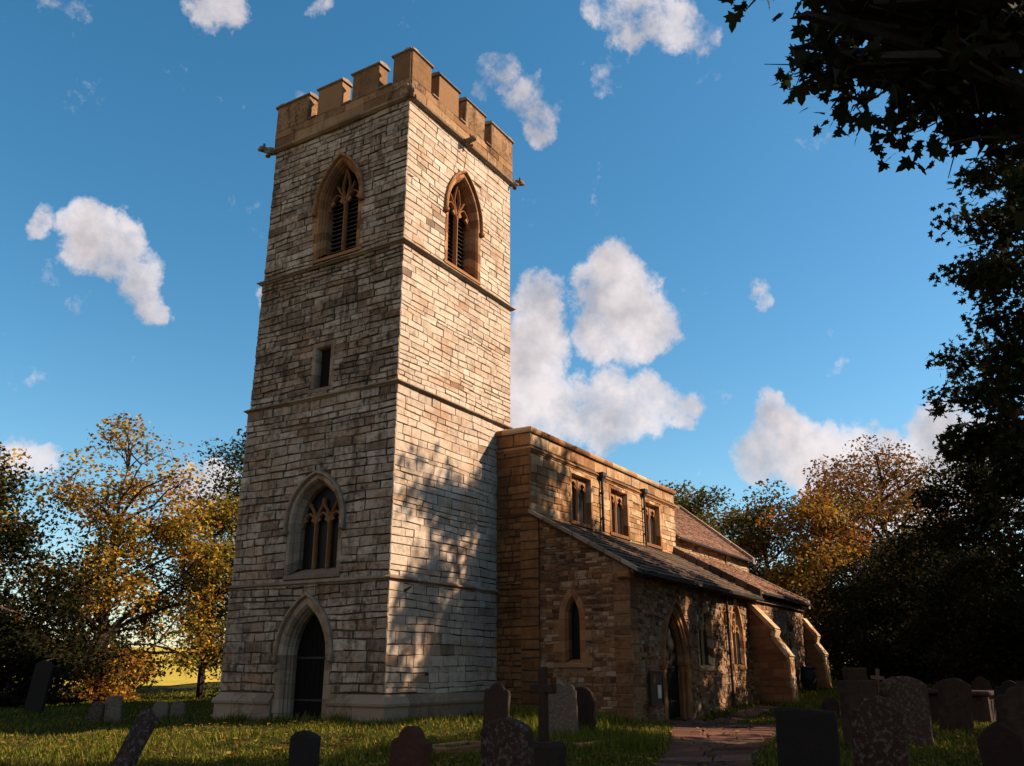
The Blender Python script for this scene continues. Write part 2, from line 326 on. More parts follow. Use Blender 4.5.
def surround(F, A, parent, name, prof, w=(.2, .2), mat='dress', n_arc=6, jl=.36, sill=True, lift=0., sillproud=.05):
    """ring of separate dressed stones around an opening; prof = [(inward, n), ...] from the front edge inwards"""
    mb = MB()
    nj = max(1, round((A.vs-A.v0)/jl)); ts = [i/nj for i in range(nj+1)]
    arc = n_arc if A.va-A.vs > .01 else max(2, round(2*A.a/.5)//1)
    ts += [1+2*(i+1)/(2*arc) for i in range(2*arc)] + [3+(i+1)/nj for i in range(nj)]
    e = .006
    for k, (ta, tb) in enumerate(zip(ts, ts[1:])):
        jamb = tb <= 1.0001 or ta >= 2.9999
        ww = w[k % 2] if jamb else w[0]
        if not jamb and A.va-A.vs > .01: ww = min(w)
        col = (random.random(), random.random(), random.random())
        P = [(-ww, -.04), (-ww, .02), (-ww+.012, .032), (-.015, .032)]+list(prof)
        sub = 1 if jamb else 2; L = tb-ta
        rows = []
        for i in range(sub+1):
            t = ta+L*(.012 if i == 0 else (.988 if i == sub else i/sub))
            row = []
            for d, n in P:
                pr = A.pt(t, d); row.append(F(pr[0], pr[1]+(lift*max(0, d)/prof[-1][0] if t < 1 or t > 3 else 0)*(1-(t if t < 1 else 4-t)), n))
            rows.append(row)
        for a, b in zip(rows, rows[1:]): mb.loft(a, b, 0, col, closed=False)
        for row in (rows[0], rows[-1]): mb.poly(row[:4], 0, col)
    D, ND = prof[-1]
    if sill:
        w0 = max(w)
        u0, u1 = A.c-A.a-w0, A.c+A.a+w0
        c = (random.random(), .5, .5)
        s = .13
        pr = [(A.v0-s, -.03), (A.v0-s, sillproud), (A.v0-.03, sillproud+.01), (A.v0+.005, sillproud*.3), (A.v0+lift+.01, ND-.02)]
        mb.loft([F(u0, v, n) for v, n in pr], [F(u1, v, n) for v, n in pr], 0, c, closed=False)
        for u in (u0, u1): mb.poly([F(u, v, n) for v, n in pr], 0, c)
    return mb.build(name, M[mat], parent)

def hood(F, A, parent, w, mat='dress', t0=.93, size=.11, proj=.13, stops=True, name='hood_mould'):
    mb = MB(); n = 22
    ts = [t0]+[1+2*i/n for i in range(n+1)]+[4-t0]
    prof = [(-w+.01, -.02), (-w+.01, .07), (-w-.03, proj), (-w-size, proj*.85), (-w-size-.02, -.02)]
    rows = [[F(*A.pt(t, d), k) for d, k in prof] for t in ts]
    for i, (a, b) in enumerate(zip(rows, rows[1:])): mb.loft(a, b, 0, (.3+.5*((i*7) % 5)/5, .5, .5), closed=False)
    mb.poly(rows[0]); mb.poly(rows[-1])
    if stops:
        for t, sg in ((t0, -1), (4-t0, 1)):
            u, v = A.pt(t, -w)
            mb.fbox(F, u+sg*.05-.09, u+sg*.05+.09, v-.13, v+.03, -.01, proj+.04, 0, (.4, .5, .5), .04)
    return mb.build(name, M[mat], parent)

def bar(mb, F, path, w, n1, depth, c=(.6, .5, .5)):
    """moulded bar following a path in the wall plane"""
    rows = []
    for i, p in enumerate(path):
        a = path[max(i-1, 0)]; b = path[min(i+1, len(path)-1)]
        t = Vector((b[0]-a[0], b[1]-a[1])); t.normalize(); q = Vector((-t.y, t.x))*(w/2)
        r = []
        for s, n in ((-1, n1-depth), (-1, n1-depth*.45), (-.35, n1), (.35, n1), (1, n1-depth*.45), (1, n1-depth)):
            r.append(F(p[0]+q.x*s, p[1]+q.y*s, n))
        rows.append(r)
    mb.rings(rows, 0, c)
def light_head(mb, F, c, b, vs, r, n1, w=.07, dep=.12, cusp=True):
    A = Arch(c, b, vs-.3, vs, vs+r)
    bar(mb, F, [A.pt(1+2*i/12) for i in range(13)], w, n1, dep)
    if cusp:
        for t in (1.5, 2.5):
            p = A.pt(t, 0); sg = 1 if t < 2 else -1
            q = (p[0]+sg*b*.42, p[1]-r*.12)
            mb.rings([[F(p[0], p[1]+r*.28, n), F(q[0], q[1], n), F(p[0]-sg*.0, p[1]-r*.30, n)] for n in (n1-dep*.8, n1-.02)], 0, (.6, .5, .5))
def circle(c, v, r, n=16): return [(c+r*math.cos(2*math.pi*i/n), v+r*math.sin(2*math.pi*i/n)) for i in range(n+1)]
def panel(F, loop, n, name, mat, parent):
    mb = MB(); sheet(mb, F, loop, (), 0, n); return mb.build(name, M[mat], parent)
def louvres(F, c, a, v0, v1, n, parent, pitch=.17):
    mb = MB(); v = v0
    while v < v1:
        mb.rings([[F(u, v, n+.05), F(u, v-.012, n+.045), F(u, v+.11, n-.09), F(u, v+.122, n-.085)] for u in (c-a, c+a)], 0, (random.random(), .5, .5))
        v += pitch
    return mb.build('louvres', M['louvre'], parent)

# ------------------------------------------------------------------ THE CHURCH
church = thing('church', 'medieval stone church with battlemented square west tower, clerestory, lean-to aisle and tiled chancel', 'church')
TW, TD = 6.53, 6.71                     # tower: extent to the north, extent to the east
def SF(i, y=0.): return frame((0, y+i, 0), (1, 0, 0), (0, -1, 0))
def WF(i, x=0.): return frame((x+i, 0, 0), (0, -1, 0), (-1, 0, 0))
bw_ = Arch(-3.03, .91, 14.98, 17.0, 18.70)      # belfry west  (u = -y)
bs_ = Arch(3.42, .95, 14.98, 17.1, 18.80)       # belfry south
ww_ = Arch(-3.05, 1.0, 4.12, 5.75, 7.08)        # west window
dw_ = Arch(-3.10, .86, -.3, 1.75, 3.22)         # west door
sl_ = Arch(-3.24, .33, 10.15, 11.6, 11.6)       # slit
stages = [(.70, 3.85, -.03), (3.85, 9.8, .0), (9.8, 14.65, .04), (14.65, 20.2, .06)]
mb = MB()
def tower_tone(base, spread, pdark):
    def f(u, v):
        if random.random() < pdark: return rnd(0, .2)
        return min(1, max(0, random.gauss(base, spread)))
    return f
for k, (z0, z1, i) in enumerate(stages):
    fs = SF(i); fw_ = WF(i)
    he = []; hw = []; ws_, wW = [], []
    if k == 0: hw.append(dw_); 
    if k == 1: hw.append(ww_)
    if k == 2: hw.append(sl_)
    if k == 3: hw.append(bw_); he.append(bs_)
    lo = z0 if k else -1.
    def cut(A):                          # keep the opening inside this stage's sheet
        return [(u, max(v, lo+.01)) for u, v in A.loop(0)]
    sheet(mb, fs, [(i, lo), (TD-i, lo), (TD-i, z1), (i, z1)], [cut(A) for A in he])
    sheet(mb, fw_, [(-TW+i, lo), (-i, lo), (-i, z1), (-TW+i, z1)], [cut(A) for A in hw])
    ch = [(.2, .34), (.2, .33), (.17, .29), (.19, .3)][k]
    bwid = [(.34, .95), (.36, 1.0), (.34, .9), (.4, .95)][k]
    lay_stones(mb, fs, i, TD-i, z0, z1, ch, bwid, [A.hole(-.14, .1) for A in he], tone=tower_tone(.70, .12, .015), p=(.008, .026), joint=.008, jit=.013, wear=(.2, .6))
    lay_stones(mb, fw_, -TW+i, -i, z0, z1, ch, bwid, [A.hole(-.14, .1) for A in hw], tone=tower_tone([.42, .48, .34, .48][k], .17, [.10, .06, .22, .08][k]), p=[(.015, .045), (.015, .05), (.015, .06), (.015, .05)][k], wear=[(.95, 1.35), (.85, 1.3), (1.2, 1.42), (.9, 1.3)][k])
    # north and east faces
    fn = frame((TD, TW-i, 0), (-1, 0, 0), (0, 1, 0)); fe = frame((TD-i, 0, 0), (0, 1, 0), (1, 0, 0))
    for f_, w_ in ((fn, TD), (fe, TW)):
        sheet(mb, f_, [(i, lo), (w_-i, lo), (w_-i, z1), (i, z1)])
        lay_stones(mb, f_, i, w_-i, max(z0, 0), z1, ch, (.5, 1.), tone=tower_tone(.55, .2, .1))
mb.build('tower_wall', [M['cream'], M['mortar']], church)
# dark interior floors so that no daylight leaks through the belfry
mb = MB()
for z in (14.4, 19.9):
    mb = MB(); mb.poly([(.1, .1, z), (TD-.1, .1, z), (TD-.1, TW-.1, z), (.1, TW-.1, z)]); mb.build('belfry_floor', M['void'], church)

def band(name, zpro, out0, x0, x1, y0, y1, mat='coping', sides='WSEN', parent=church):
    """moulding of profile [(z, out)] running round a rectangle"""
    mb = MB(); jl = 1.1
    c = lambda o: [(x0-o, y0-o), (x1+o, y0-o), (x1+o, y1+o), (x0-o, y1+o)]
    seq = {'S': (0, 1), 'E': (1, 2), 'N': (2, 3), 'W': (3, 0)}
    for s in sides:
        a, b = seq[s]
        L = math.hypot(c(0)[b][0]-c(0)[a][0], c(0)[b][1]-c(0)[a][1]); n = max(1, round(L/jl))
        cuts = [0]+[(i+rnd(-.2, .2))/n for i in range(1, n)]+[1]
        for t0, t1 in zip(cuts, cuts[1:]):
            e = .003/L; col = (random.random(), random.random(), random.random()); j = rnd(-.006, .006)
            ra, rb = [], []
            for z, o in zpro:
                pa, pb = c(o+(j if o > out0 else 0))[a], c(o+(j if o > out0 else 0))[b]
                for r, t in ((ra, t0+(e if t0 > 0 else 0)), (rb, t1-(e if t1 < 1 else 0))):
                    r.append((pa[0]+(pb[0]-pa[0])*t, pa[1]+(pb[1]-pa[1])*t, z+j*.5))
            mb.loft(ra, rb, 0, col, closed=True); mb.poly(ra, 0, col); mb.poly(rb[::-1], 0, col)
    return mb.build(name, M[mat], parent)
def string(z, o=.13, name='string_course', x0=0., x1=TD, y0=0., y1=TW, sides='WSEN', mat='coping'):
    return band(name, [(z-.07, -.02), (z-.07, .04), (z-.03, o*.6), (z, o), (z+.035, o), (z+.11, .0), (z+.11, -.02)], 0, x0, x1, y0, y1, mat, sides)
string(3.85, .12); string(9.8, .13); string(14.65, .13)
# plinth, west side split by the doorway
mb = MB()
prof = [(-1., -.1), (-1., .19), (.02, .19), (.04, .14), (.36, .135), (.37, .19), (.44, .2), (.72, .0), (.74, -.06)]
def plrun(F, u0, u1, m0, m1):
    n = max(1, round((u1-u0)/.9)); cu = [u0+(u1-u0)*(i+(rnd(-.2, .2) if 0 < i < n else 0))/n for i in range(n+1)]
    for j, (a, b) in enumerate(zip(cu, cu[1:])):
        col = (rnd(.2, .8), random.random(), random.random())
        ra = [F(a-(o if j == 0 and m0 else -.004), z, o) for z, o in prof]; rb = [F(b+(o if j == n-1 and m1 else -.004), z, o) for z, o in prof]
        mb.loft(ra, rb, 0, col, closed=False); mb.poly(ra, 0, col); mb.poly(rb[::-1], 0, col)
plrun(WF(0), -TW, dw_.c-1.13, 1, 0); mb.build('plinth', M['coping'], church); mb = MB()
plrun(SF(0), 0, TD, 1, 1); plrun(WF(0), dw_.c+1.13, 0, 0, 1); mb.build('plinth', M['coping'], church); mb = MB()
plrun(frame((TD, TW, 0), (-1, 0, 0), (0, 1, 0)), 0, TD, 1, 1)
mb.build('plinth', M['coping'], church)

# parapet with battlements
mb = MB(); caps = []
zc, zm, th = 20.99, 22.13, .42
def parapet_side(F, L, cren, front):
    def put(a, b, z1):
        n = max(1, round((b-a)/1.2))
        for i in range(n): mb.fbox(F, a+(b-a)*i/n+.002, a+(b-a)*(i+1)/n-.002, zc+.002, z1, -th, .05+rnd(-.004, .004), 0, (random.random(), random.random(), random.random()), .02)
    def capst(a, b, z, e=.06):
        prof = [(-th-.07, z), (-th-.07, z+.06), (-th*.5, z+.15), (.07, z+.085), (.105, z+.04), (.115, z), (.06, z-.03)]
        ra = [F(a-e, v, n) for n, v in prof]; rb = [F(b+e, v, n) for n, v in prof]; col = (random.random(), .5, .5)
        cap = MB(); cap.loft(ra, rb, 0, col); cap.poly(ra, 0, col); cap.poly(rb[::-1], 0, col); caps.append(cap)
    for z0_, z1_ in ((20.3, 20.68), (20.684, zc)):
        u = 0.
        while u < L-.01:
            v_ = min(L, u+rnd(.6, 1.1)); v_ = L if L-v_ < .4 else v_
            mb.fbox(F, u+.002, v_-.002, z0_, z1_, -th, .05+rnd(-.005, .005), 0, (random.random(), random.random(), random.random()), .014); u = v_
    cuts = sorted([-.0, L]+[c for ab in cren for c in ab])
    for k, (a, b) in enumerate(zip(cuts, cuts[1:])):
        if k % 2 == 0: put(a, b, zm); capst(a, b, zm)
        else: capst(a+.06, b-.06, zc, -.0)
parapet_side(frame((0, 0, 0), (1, 0, 0), (0, -1, 0)), TD, [(1.12, 1.58), (2.84, 3.32), (4.62, 5.1)], 1)
parapet_side(frame((0, TW, 0), (0, -1, 0), (-1, 0, 0)), TW, [(1.68, 2.14), (3.32, 3.84), (5.1, 5.74)], 1)
parapet_side(frame((TD, 0, 0), (0, 1, 0), (1, 0, 0)), TW, [(1.2, 1.7), (2.9, 3.4), (4.7, 5.2)], 1)
parapet_side(frame((TD, TW, 0), (-1, 0, 0), (0, 1, 0)), TD, [(1.2, 1.7), (2.9, 3.4), (4.7, 5.2)], 1)
mb.v = [tuple(q+rnd(-.009, .009) for q in p) for p in mb.v]
par = mb.build('battlement', M['parapet'], church)
for cap in caps: cap.build('coping', M['coping'], par)
band('cornice', [(20.12, .0), (20.12, .07), (20.18, .16), (20.25, .18), (20.32, .09), (20.32, -.02)], 0, .04, TD-.04, .04, TW-.04, 'coping')
mb = MB(); mb.poly([(.3, .3, 20.6), (TD-.3, .3, 20.6), (TD-.3, TW-.3, 20.6), (.3, TW-.3, 20.6)]); mb.build('tower_roof', M['lead'], church)

def gargoyle(p, d, L=.55, s=1.):
    """crouching beast: rump in the wall, hunched body, head with muzzle and ears"""
    mb = MB(); p = Vector(p); d = Vector(d).normalized(); side = d.cross(Vector((0, 0, 1))); up = Vector((0, 0, 1))
    def ell(c, rx, ry, rz, k=8):
        rs = []
        for i in range(k+1):
            a = -math.pi/2+math.pi*i/k; q = max(.05, math.cos(a))
            rs.append([c+d*(rx*math.sin(a))+side*(ry*q*math.cos(2*math.pi*j/k))*(1+rnd(-.1, .1))+up*(rz*q*math.sin(2*math.pi*j/k))*(1+rnd(-.1, .1)) for j in range(k)])
        mb.rings(rs, 0, (rnd(0, .6), .5, .5))
    ell(p+d*L*.25, L*.42, .15*s, .17*s); ell(p+d*L*.62+up*.03, L*.3, .12*s, .14*s)
    ell(p+d*L*.9+up*.06, .15*s, .13*s, .14*s); ell(p+d*(L*1.08)+up*.01, .10*s, .07*s, .07*s)
    for sg in (-1, 1):
        ell(p+d*L*.8+side*sg*.12*s+up*.17*s, .05*s, .04*s, .09*s, 6); ell(p+d*L*.5+side*sg*.15*s-up*.13*s, .10*s, .05*s, .08*s, 6)
    return mb.build('gargoyle', M['coping'], church)
gargoyle((.0, .0, 20.22), (-1, -1, .1), .34, 1.15); gargoyle((3.35, -.02, 20.24), (0, -1, 0), .38, .9)
gargoyle((TD-.05, .05, 20.24), (1, -1, 0), .5); gargoyle((.0, TW, 20.2), (-1, 1, 0), .5)

# tower openings
prof_b = [(.0, .02), (.06, -.06), (.06, -.10), (.10, -.14), (.10, -.17), (.14, -.27), (.14, -.6)]
def belfry(F, A, w, mat):
    o = surround(F, A, church, 'belfry_window', prof_b, w, mat, lift=.3)
    hood(F, A, o, .14, 'dress', size=.10)
    B = Arch(A.c, A.a-.14, A.v0+.3, A.vs, A.pt(2, .14)[1]); n1 = -.25
    mb = MB(); hs = A.vs-.05
    bar(mb, F, [(A.c, A.v0+.25), (A.c, hs+.15)], .10, n1, .16)
    b = B.a/2
    for sg in (-1, 1): light_head(mb, F, A.c+sg*b, b*.95, hs, b*1.5, n1, .065, .14)
    top = B.va
    for sg in (-1, 1):        # the Y of the tracery
        bar(mb, F, [(A.c, hs+.1), (A.c+sg*b*.28, hs+.42), (A.c+sg*b*.78, hs+.72), (A.c+sg*b*1.05, hs+.92)], .065, n1, .13)
        bar(mb, F, [(A.c+sg*.02, hs+.3), (A.c+sg*b*.42, hs+.78), (A.c+sg*b*.35, hs+1.02), (A.c, top-.02)], .055, n1-.01, .12)
    mb.build('tracery', M[mat], o)
    louvres(F, A.c, A.a-.15, A.v0+.4, A.vs+.75, -.52 if mat == 'dress' and w[1] < .3 else -.8, o)
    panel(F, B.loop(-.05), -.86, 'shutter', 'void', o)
    return o
belfry(WF(.06), bw_, (.15, .28), 'dress'); belfry(SF(.06), bs_, (.14, .2), 'dress')
# west window, three lights
F = WF(0); A = ww_
o = surround(F, A, church, 'traceried_window', [(.0, .02), (.05, -.06), (.05, -.1), (.15, -.26), (.15, -.48)], (.16, .16), 'coping', lift=.22)
hood(F, A, o, .15, 'coping', t0=.86)
B = Arch(A.c, A.a-.15, A.v0+.22, A.vs, A.pt(2, .15)[1]); n1 = -.28
mb = MB(); b = B.a/3; hs = A.vs-.1
for k in (-1, 1): bar(mb, F, [(A.c+k*b, A.v0+.2), (A.c+k*b, hs+.2)], .10, n1, .15)
for k in (-1, 0, 1): light_head(mb, F, A.c+k*2*b, b*.95, hs-.02, b*1.5, n1, .075, .13)
for k in (-1, 1):
    for sg in (-1, 1):
        bar(mb, F, [(A.c+k*b, hs+.12), (A.c+k*b+sg*b*.3, hs+.4), (A.c+k*b+sg*b*.85, hs+.62), (A.c+k*b+sg*b*.98, hs+.86 if sg*k < 0 else hs+.72)], .075, n1-.004, .12)
mb.build('tracery', M['dress'], o); panel(F, B.loop(-.05), -.44, 'glass', 'glass', o)
# slit
F = WF(.04); A = sl_
o = surround(F, A, church, 'slit_window', [(.0, .02), (.04, -.03), (.06, -.12), (.06, -.3)], (.16, .22), 'coping', lift=.05, jl=.45)
panel(F, A.loop(-.02), -.2, 'shutter', 'void', o)
# west door
F = WF(-.03); A = dw_
o = surround(F, A, church, 'doorway', [(.0, .02), (.07, -.06), (.07, -.12), (.13, -.18), (.13, -.22), (.17, -.27), (.17, -.6)], (.22, .30), 'coping', sill=False, jl=.42)
hood(F, A, o, .21, 'coping', t0=.97)
def planks(F, A, d, n, parent, mat='wood'):
    mb = MB(); a = A.a-d; k = 7
    for i in range(k):
        u0 = A.c-a+2*a*i/k; u1 = u0+2*a/k
        t0, t1 = max(A.half(v, 0) for v in (A.v0,)), 0
        def top(u):
            v = A.va-d
            while v > A.vs and A.half(v, d) < abs(u-A.c): v -= .03
            return v
        for r in (0,):
            ra = [F(u0+.006, A.v0, n), F(u1-.006, A.v0, n), F(u1-.006, top(u1-.006), n), F(u0+.006, top(u0+.006), n)]
            mb.poly(ra, 0, (random.random(), .5, .5)); mb.poly([F(u0-.006, A.v0, n-.012), F(u0+.006, A.v0, n-.012), F(u0+.006, top(u0), n-.012), F(u0-.006, top(u0), n-.012)])
    dr = mb.build('door', M[mat], parent)
    for v in (A.v0+.75, A.vs-.1):
        hb = MB(); hb.fbox(F, A.c-a+.02, A.c+a*.6, v, v+.06, n, n+.015); hb.build('strap_hinge', M['iron'], dr)
planks(F, A, .16, -.42, o)
# ------------------------------------------------------------------ nave, clerestory, aisle, chancel
NX, NE_, CY, AY, AE = 5.71, 19.2, -1.38, -4.9, 27.35
fC = frame((0, CY, 0), (1, 0, 0), (0, -1, 0)); fNW = frame((NX, 0, 0), (0, -1, 0), (-1, 0, 0))
fA = frame((0, AY, 0), (1, 0, 0), (0, -1, 0)); fAW = frame((NX+.08, 0, 0), (0, -1, 0), (-1, 0, 0))
# clerestory
cw = [Arch(c, .80, 6.62, 8.4, 8.4) for c in (9.55, 12.98, 16.5)]
mb = MB()
sheet(mb, fC, [(NX, 6.0), (NE_, 6.0), (NE_, 9.3), (NX, 9.3)], [A.loop(0) for A in cw])
lay_stones(mb, fC, NX, NE_, 6.3, 8.66, (.2, .36), (.4, .95), [A.hole(-.1, .12) for A in cw], tone=lambda u, v: min(1, max(0, random.gauss(.42+.03*(u-6), .16))), p=(.01, .028), joint=.005)
lay_stones(mb, fC, NX, NE_, 8.86, 9.3, (.4, .44), (.7, 1.3), tone=lambda u, v: rnd(.3, .9), p=(.01, .02), joint=.004, wav=0)
sheet(mb, fNW, [(-7.9, 6.), (1.38, 6.), (1.38, 9.3), (-7.9, 9.3)])
sheet(mb, fNW, [(-7.9, -1.), (1.67, -1.), (1.67, 6.36), (1.38, 6.5), (-7.9, 6.5)], n=-.003)
lay_stones(mb, fNW, 0, 1.38, 6.4, 8.66, (.22, .36), (.4, .8), tone=lambda u, v: rnd(.0, .4), p=(.01, .03))
lay_stones(mb, fNW, 0, 1.38, 8.86, 9.3, (.4, .44), (.5, .8), tone=lambda u, v: rnd(.2, .6), p=(.01, .02), wav=0)
lay_stones(mb, fNW, 0, 1.0, -.9, 6.4, (.14, .26), (.22, .5), tone=lambda u, v: rnd(0, .3), p=(.0, .05), jit=.016)
lay_stones(mb, fNW, 1.0, 1.67, -.9, 6.33, (.26, .4), (.66, .67), tone=lambda u, v: rnd(0.0, .38), p=(.01, .04))
mb.poly([(NX, 1.-2.67, -1), (NX+.12, -1.67, -1), (NX+.12, -1.67, 6.36), (NX, -1.67, 6.36)], 1)
for f_, w0, w1 in ((frame((NE_, 0, 0), (0, 1, 0), (1, 0, 0)), CY, 7.9), (frame((0, 7.9, 0), (-1, 0, 0), (0, 1, 0)), -NE_, -NX)):
    sheet(mb, f_, [(w0, -1), (w1, -1), (w1, 9.3), (w0, 9.3)]); lay_stones(mb, f_, w0, w1, 0, 9.3, (.3, .45), (.6, 1.2))
mb.build('clerestory_wall', [M['golden'], M['mortar']], church)
string(8.70, .10, 'cornice', NX, NE_, CY, 7.9, 'WSEN', 'dress')
band('coping', [(9.3, -.05), (9.3, .09), (9.36, .12), (9.44, .12), (9.5, .06), (9.53, -.2), (9.3, -.2)], 0, NX, NE_, CY, 7.9, 'golden')
mb = MB(); mb.poly([(NX+.05, CY+.05, 9.0), (NE_-.05, CY+.05, 9.0), (NE_-.05, 7.85, 9.0), (NX+.05, 7.85, 9.0)]); mb.build('nave_roof', M['lead'], church)
for k, A in enumerate(cw):
    o = surround(fC, A, church, 'clerestory_window', [(.0, .02), (.02, -.02), (.03, -.12), (.05, -.24), (.05, -.5)], (.13, .17), 'golden', lift=.08, jl=.45)
    mb = MB(); n1 = -.13; a = A.a-.05
    bar(mb, fC, [(A.c, A.v0), (A.c, A.vs-.07)], .12, n1, .16, (.8, .5, .5))
    for sg in (-1, 1):
        L_ = Arch(A.c+sg*a/2, a/2-.07, A.v0, A.vs-.62, A.vs-.2)
        # spandrel plate with the light cut in it
        u0, u1 = A.c+sg*a/2-a/2, A.c+sg*a/2+a/2
        sp = MB.__new__(MB)
        loop = L_.loop(0, n=8); lv = [p for p in loop[1:-1]]
        for p, q in zip(lv, lv[1:]):
            mb.rings([[fC(p[0], p[1], n), fC(q[0], q[1], n), fC(q[0], A.vs-.07, n), fC(p[0], A.vs-.07, n)] for n in (n1-.15, n1-.03)], 0, (.8, .5, .5))
        for e0, e1 in ((u0, L_.c-L_.a), (L_.c+L_.a, u1)): mb.fbox(fC, e0, e1, A.v0, A.vs-.08, n1-.15, n1-.03, 0, (.8, .5, .5))
        light_head(mb, fC, L_.c, L_.a, A.vs-.62, .42, n1, .06, .12)
    mb.build('tracery', M['dress'], o)
    panel(fC, A.loop(-.02), -.25, 'glass', 'glass', o)
def downpipe(F, u, v0, v1, n=.1, r=.05, hop=True, brk=2):
    mb = MB(); mb.tube([F(u, v0, n), F(u, v1, n)], r, 8, cap=True)
    for i in range(brk):
        v = v0+(v1-v0)*(i+.5)/brk; mb.tube([F(u, v-.05, n), F(u, v+.05, n)], r*1.35, 8, cap=True); mb.fbox(F, u-.11, u+.11, v-.025, v+.025, -.01, .05)
    o = mb.build('rainwater_pipe', M['iron'], church)
    if hop:
        hb = MB()
        hb.rings([[F(u-a, v, n-a*.8), F(u+a, v, n-a*.8), F(u+a, v, n+a*.8), F(u-a, v, n+a*.8)] for a, v in ((.06, v1-.05), (.08, v1+.03), (.16, v1+.16), (.17, v1+.30), (.14, v1+.30))])
        hb.build('hopper_head', M['iron'], o)
downpipe(fC, 11.2, 6.5, 8.55, .11, .055); downpipe(fC, 15.42, 6.4, 8.6, .10, .045)
downpipe(fA, 14.9, -.35, 4.3, .10, .05, False, 3)

# aisle walls
la_ = Arch(2.86, .27, 1.54, 2.9, 3.62)
sd_ = Arch(9.42, 1.05, -.6, 1.5, 3.34)
aw = [Arch(12.42, .70, 1.45, 2.75, 3.95), Arch(16.25, .70, 1.5, 2.8, 4.0), Arch(24.4, .80, 1.95, 2.75, 3.62)]
mb = MB()
# west wall of the aisle, sloping top
def rl(u): return 6.42-(u-1.38)*(2.02/3.6)
def wspan(va, vb):
    um = min(4.9, 1.38+(6.42-vb)*3.6/2.02)
    return [(1.67, um)] if um > 1.75 else []
sheet(mb, fAW, [(1.6, -1), (4.9, -1), (4.9, rl(4.9)), (1.6, rl(1.6))], [la_.loop(0)])
def aspan(q):
    def f(va, vb):
        um = min(4.9, 1.38+(6.42-vb)*3.6/2.02)
        return ([(1.67, min(um, q))] if um > 1.75 else [])
    return f
lay_stones(mb, fAW, 1.67, 4.9, -.9, 6.2, (.08, .18), (.16, .48), [la_.hole(-.2, .2)], aspan(4.35), p=(.004, .04), jit=.014, joint=.007)
lay_stones(mb, fAW, 4.35, 4.9, -.9, 4.25, (.28, .42), (.54, .56), tone=lambda u, v: rnd(.2, .6), p=(.015, .04))
# south wall
sheet(mb, fA, [(NX+.08, -1), (AE, -1), (AE, 4.4), (NX+.08, 4.4)], [[(u, max(v, -.99)) for u, v in sd_.loop(0)]]+[A.loop(0) for A in aw])
hol = [sd_.hole(-.16)]+[A.hole(-.12, .12) for A in aw]
lay_stones(mb, fA, NX+.08, NX+.62, -.9, 4.3, (.28, .42), (.5, .56), tone=lambda u, v: rnd(.2, .7), p=(.015, .04))
lay_stones(mb, fA, NX+.62, 18.0, -.9, 4.3, (.08, .17), (.14, .42), hol, p=(-.012, .05), jit=.02, joint=.009, skip=.05)
lay_stones(mb, fA, 18.0, AE, -.9, 4.4, (.12, .24), (.2, .55), hol, tone=lambda u, v: rnd(.3, 1), p=(.0, .035), jit=.015)
fAE = frame((AE, 0, 0), (0, 1, 0), (1, 0, 0))
sheet(mb, fAE, [(AY, -1), (CY, -1), (CY, 6.6), (AY, 4.6)]); lay_stones(mb, fAE, AY, CY, -.5, 4.5, (.12, .24), (.2, .55))
mb.build('aisle_wall', [M['rubble'], M['render']], church)
o = surround(fAW, la_, church, 'lancet_window', [(.0, .02), (.07, -.12), (.07, -.36)], (.22, .42), 'dress', lift=.12, n_arc=3, jl=.34)
panel(fAW, la_.loop(-.02), -.34, 'glass', 'glass', o)
# south doorway with two orders of shafts
o = surround(fA, sd_, church, 'arched_doorway', [(.0, .02), (.04, -.02), (.08, -.03), (.10, -.08), (.10, -.13), (.15, -.15), (.19, -.2), (.21, -.26), (.21, -.45)], (.2, .26), 'dress', sill=False, jl=.4)
hood(fA, sd_, o, .19, 'dress', t0=1.0)
for sg in (-1, 1):
    for dd, nn in ((.05, -.05), (.17, -.17)):
        u = sd_.c+sg*(sd_.a-dd); mb = MB()
        zb = -.42
        pts = [(zb, .13), (zb+.1, .13), (zb+.14, .10), (zb+.2, .115), (zb+.24, .075), (1.24, .07), (1.26, .095), (1.3, .095), (1.33, .08), (1.45, .13), (1.52, .15), (1.58, .15)]
        mb.rings([[fA(u+r*math.cos(2*math.pi*j/10), v, nn+r*math.sin(2*math.pi*j/10)) for j in range(10)] for v, r in pts])
        mb.build('shaft', M['dress'], o, True)
    mb = MB(); uu = sd_.c+sg*(sd_.a-.1)
    mb.fbox(fA, uu-.22, uu+.3, 1.5, 1.62, -.28, .07, 0, (.4, .5, .5), .03); mb.build('impost', M['dress'], o)
planks(fA, Arch(sd_.c, sd_.a, -.45, sd_.vs, sd_.va), .20, -.29, o)
mb = MB(); mb.fbox(fA, sd_.c-1.1, sd_.c+1.1, -.7, -.36, -.9, .32, 0, (.4, .5, .5)); mb.build('threshold', M['coping'], o)
for A in aw:
    o = surround(fA, A, church, 'aisle_window', [(.0, .02), (.03, -.02), (.10, -.10), (.10, -.3)], (.12, .16), 'golden', lift=.12)
    mb = MB(); n1 = -.07; b = (A.a-.10)/2; hs = A.vs-.15
    bar(mb, fA, [(A.c, A.v0), (A.c, hs)], .09, n1, .14)
    for sg in (-1, 1):
        light_head(mb, fA, A.c+sg*b, b*.95, hs-.02, b*1.5, n1, .065, .12)
        bar(mb, fA, [(A.c, hs), (A.c+sg*b*.28, hs+.34), (A.c+sg*b*.75, hs+.62)], .07, n1, .12)
    bar(mb, fA, circle(A.c, A.vs+(A.va-A.vs)*.52, .17), .06, n1, .11)
    mb.build('tracery', M['golden'], o); panel(fA, A.loop(.05), -.15, 'glass', 'glass', o)

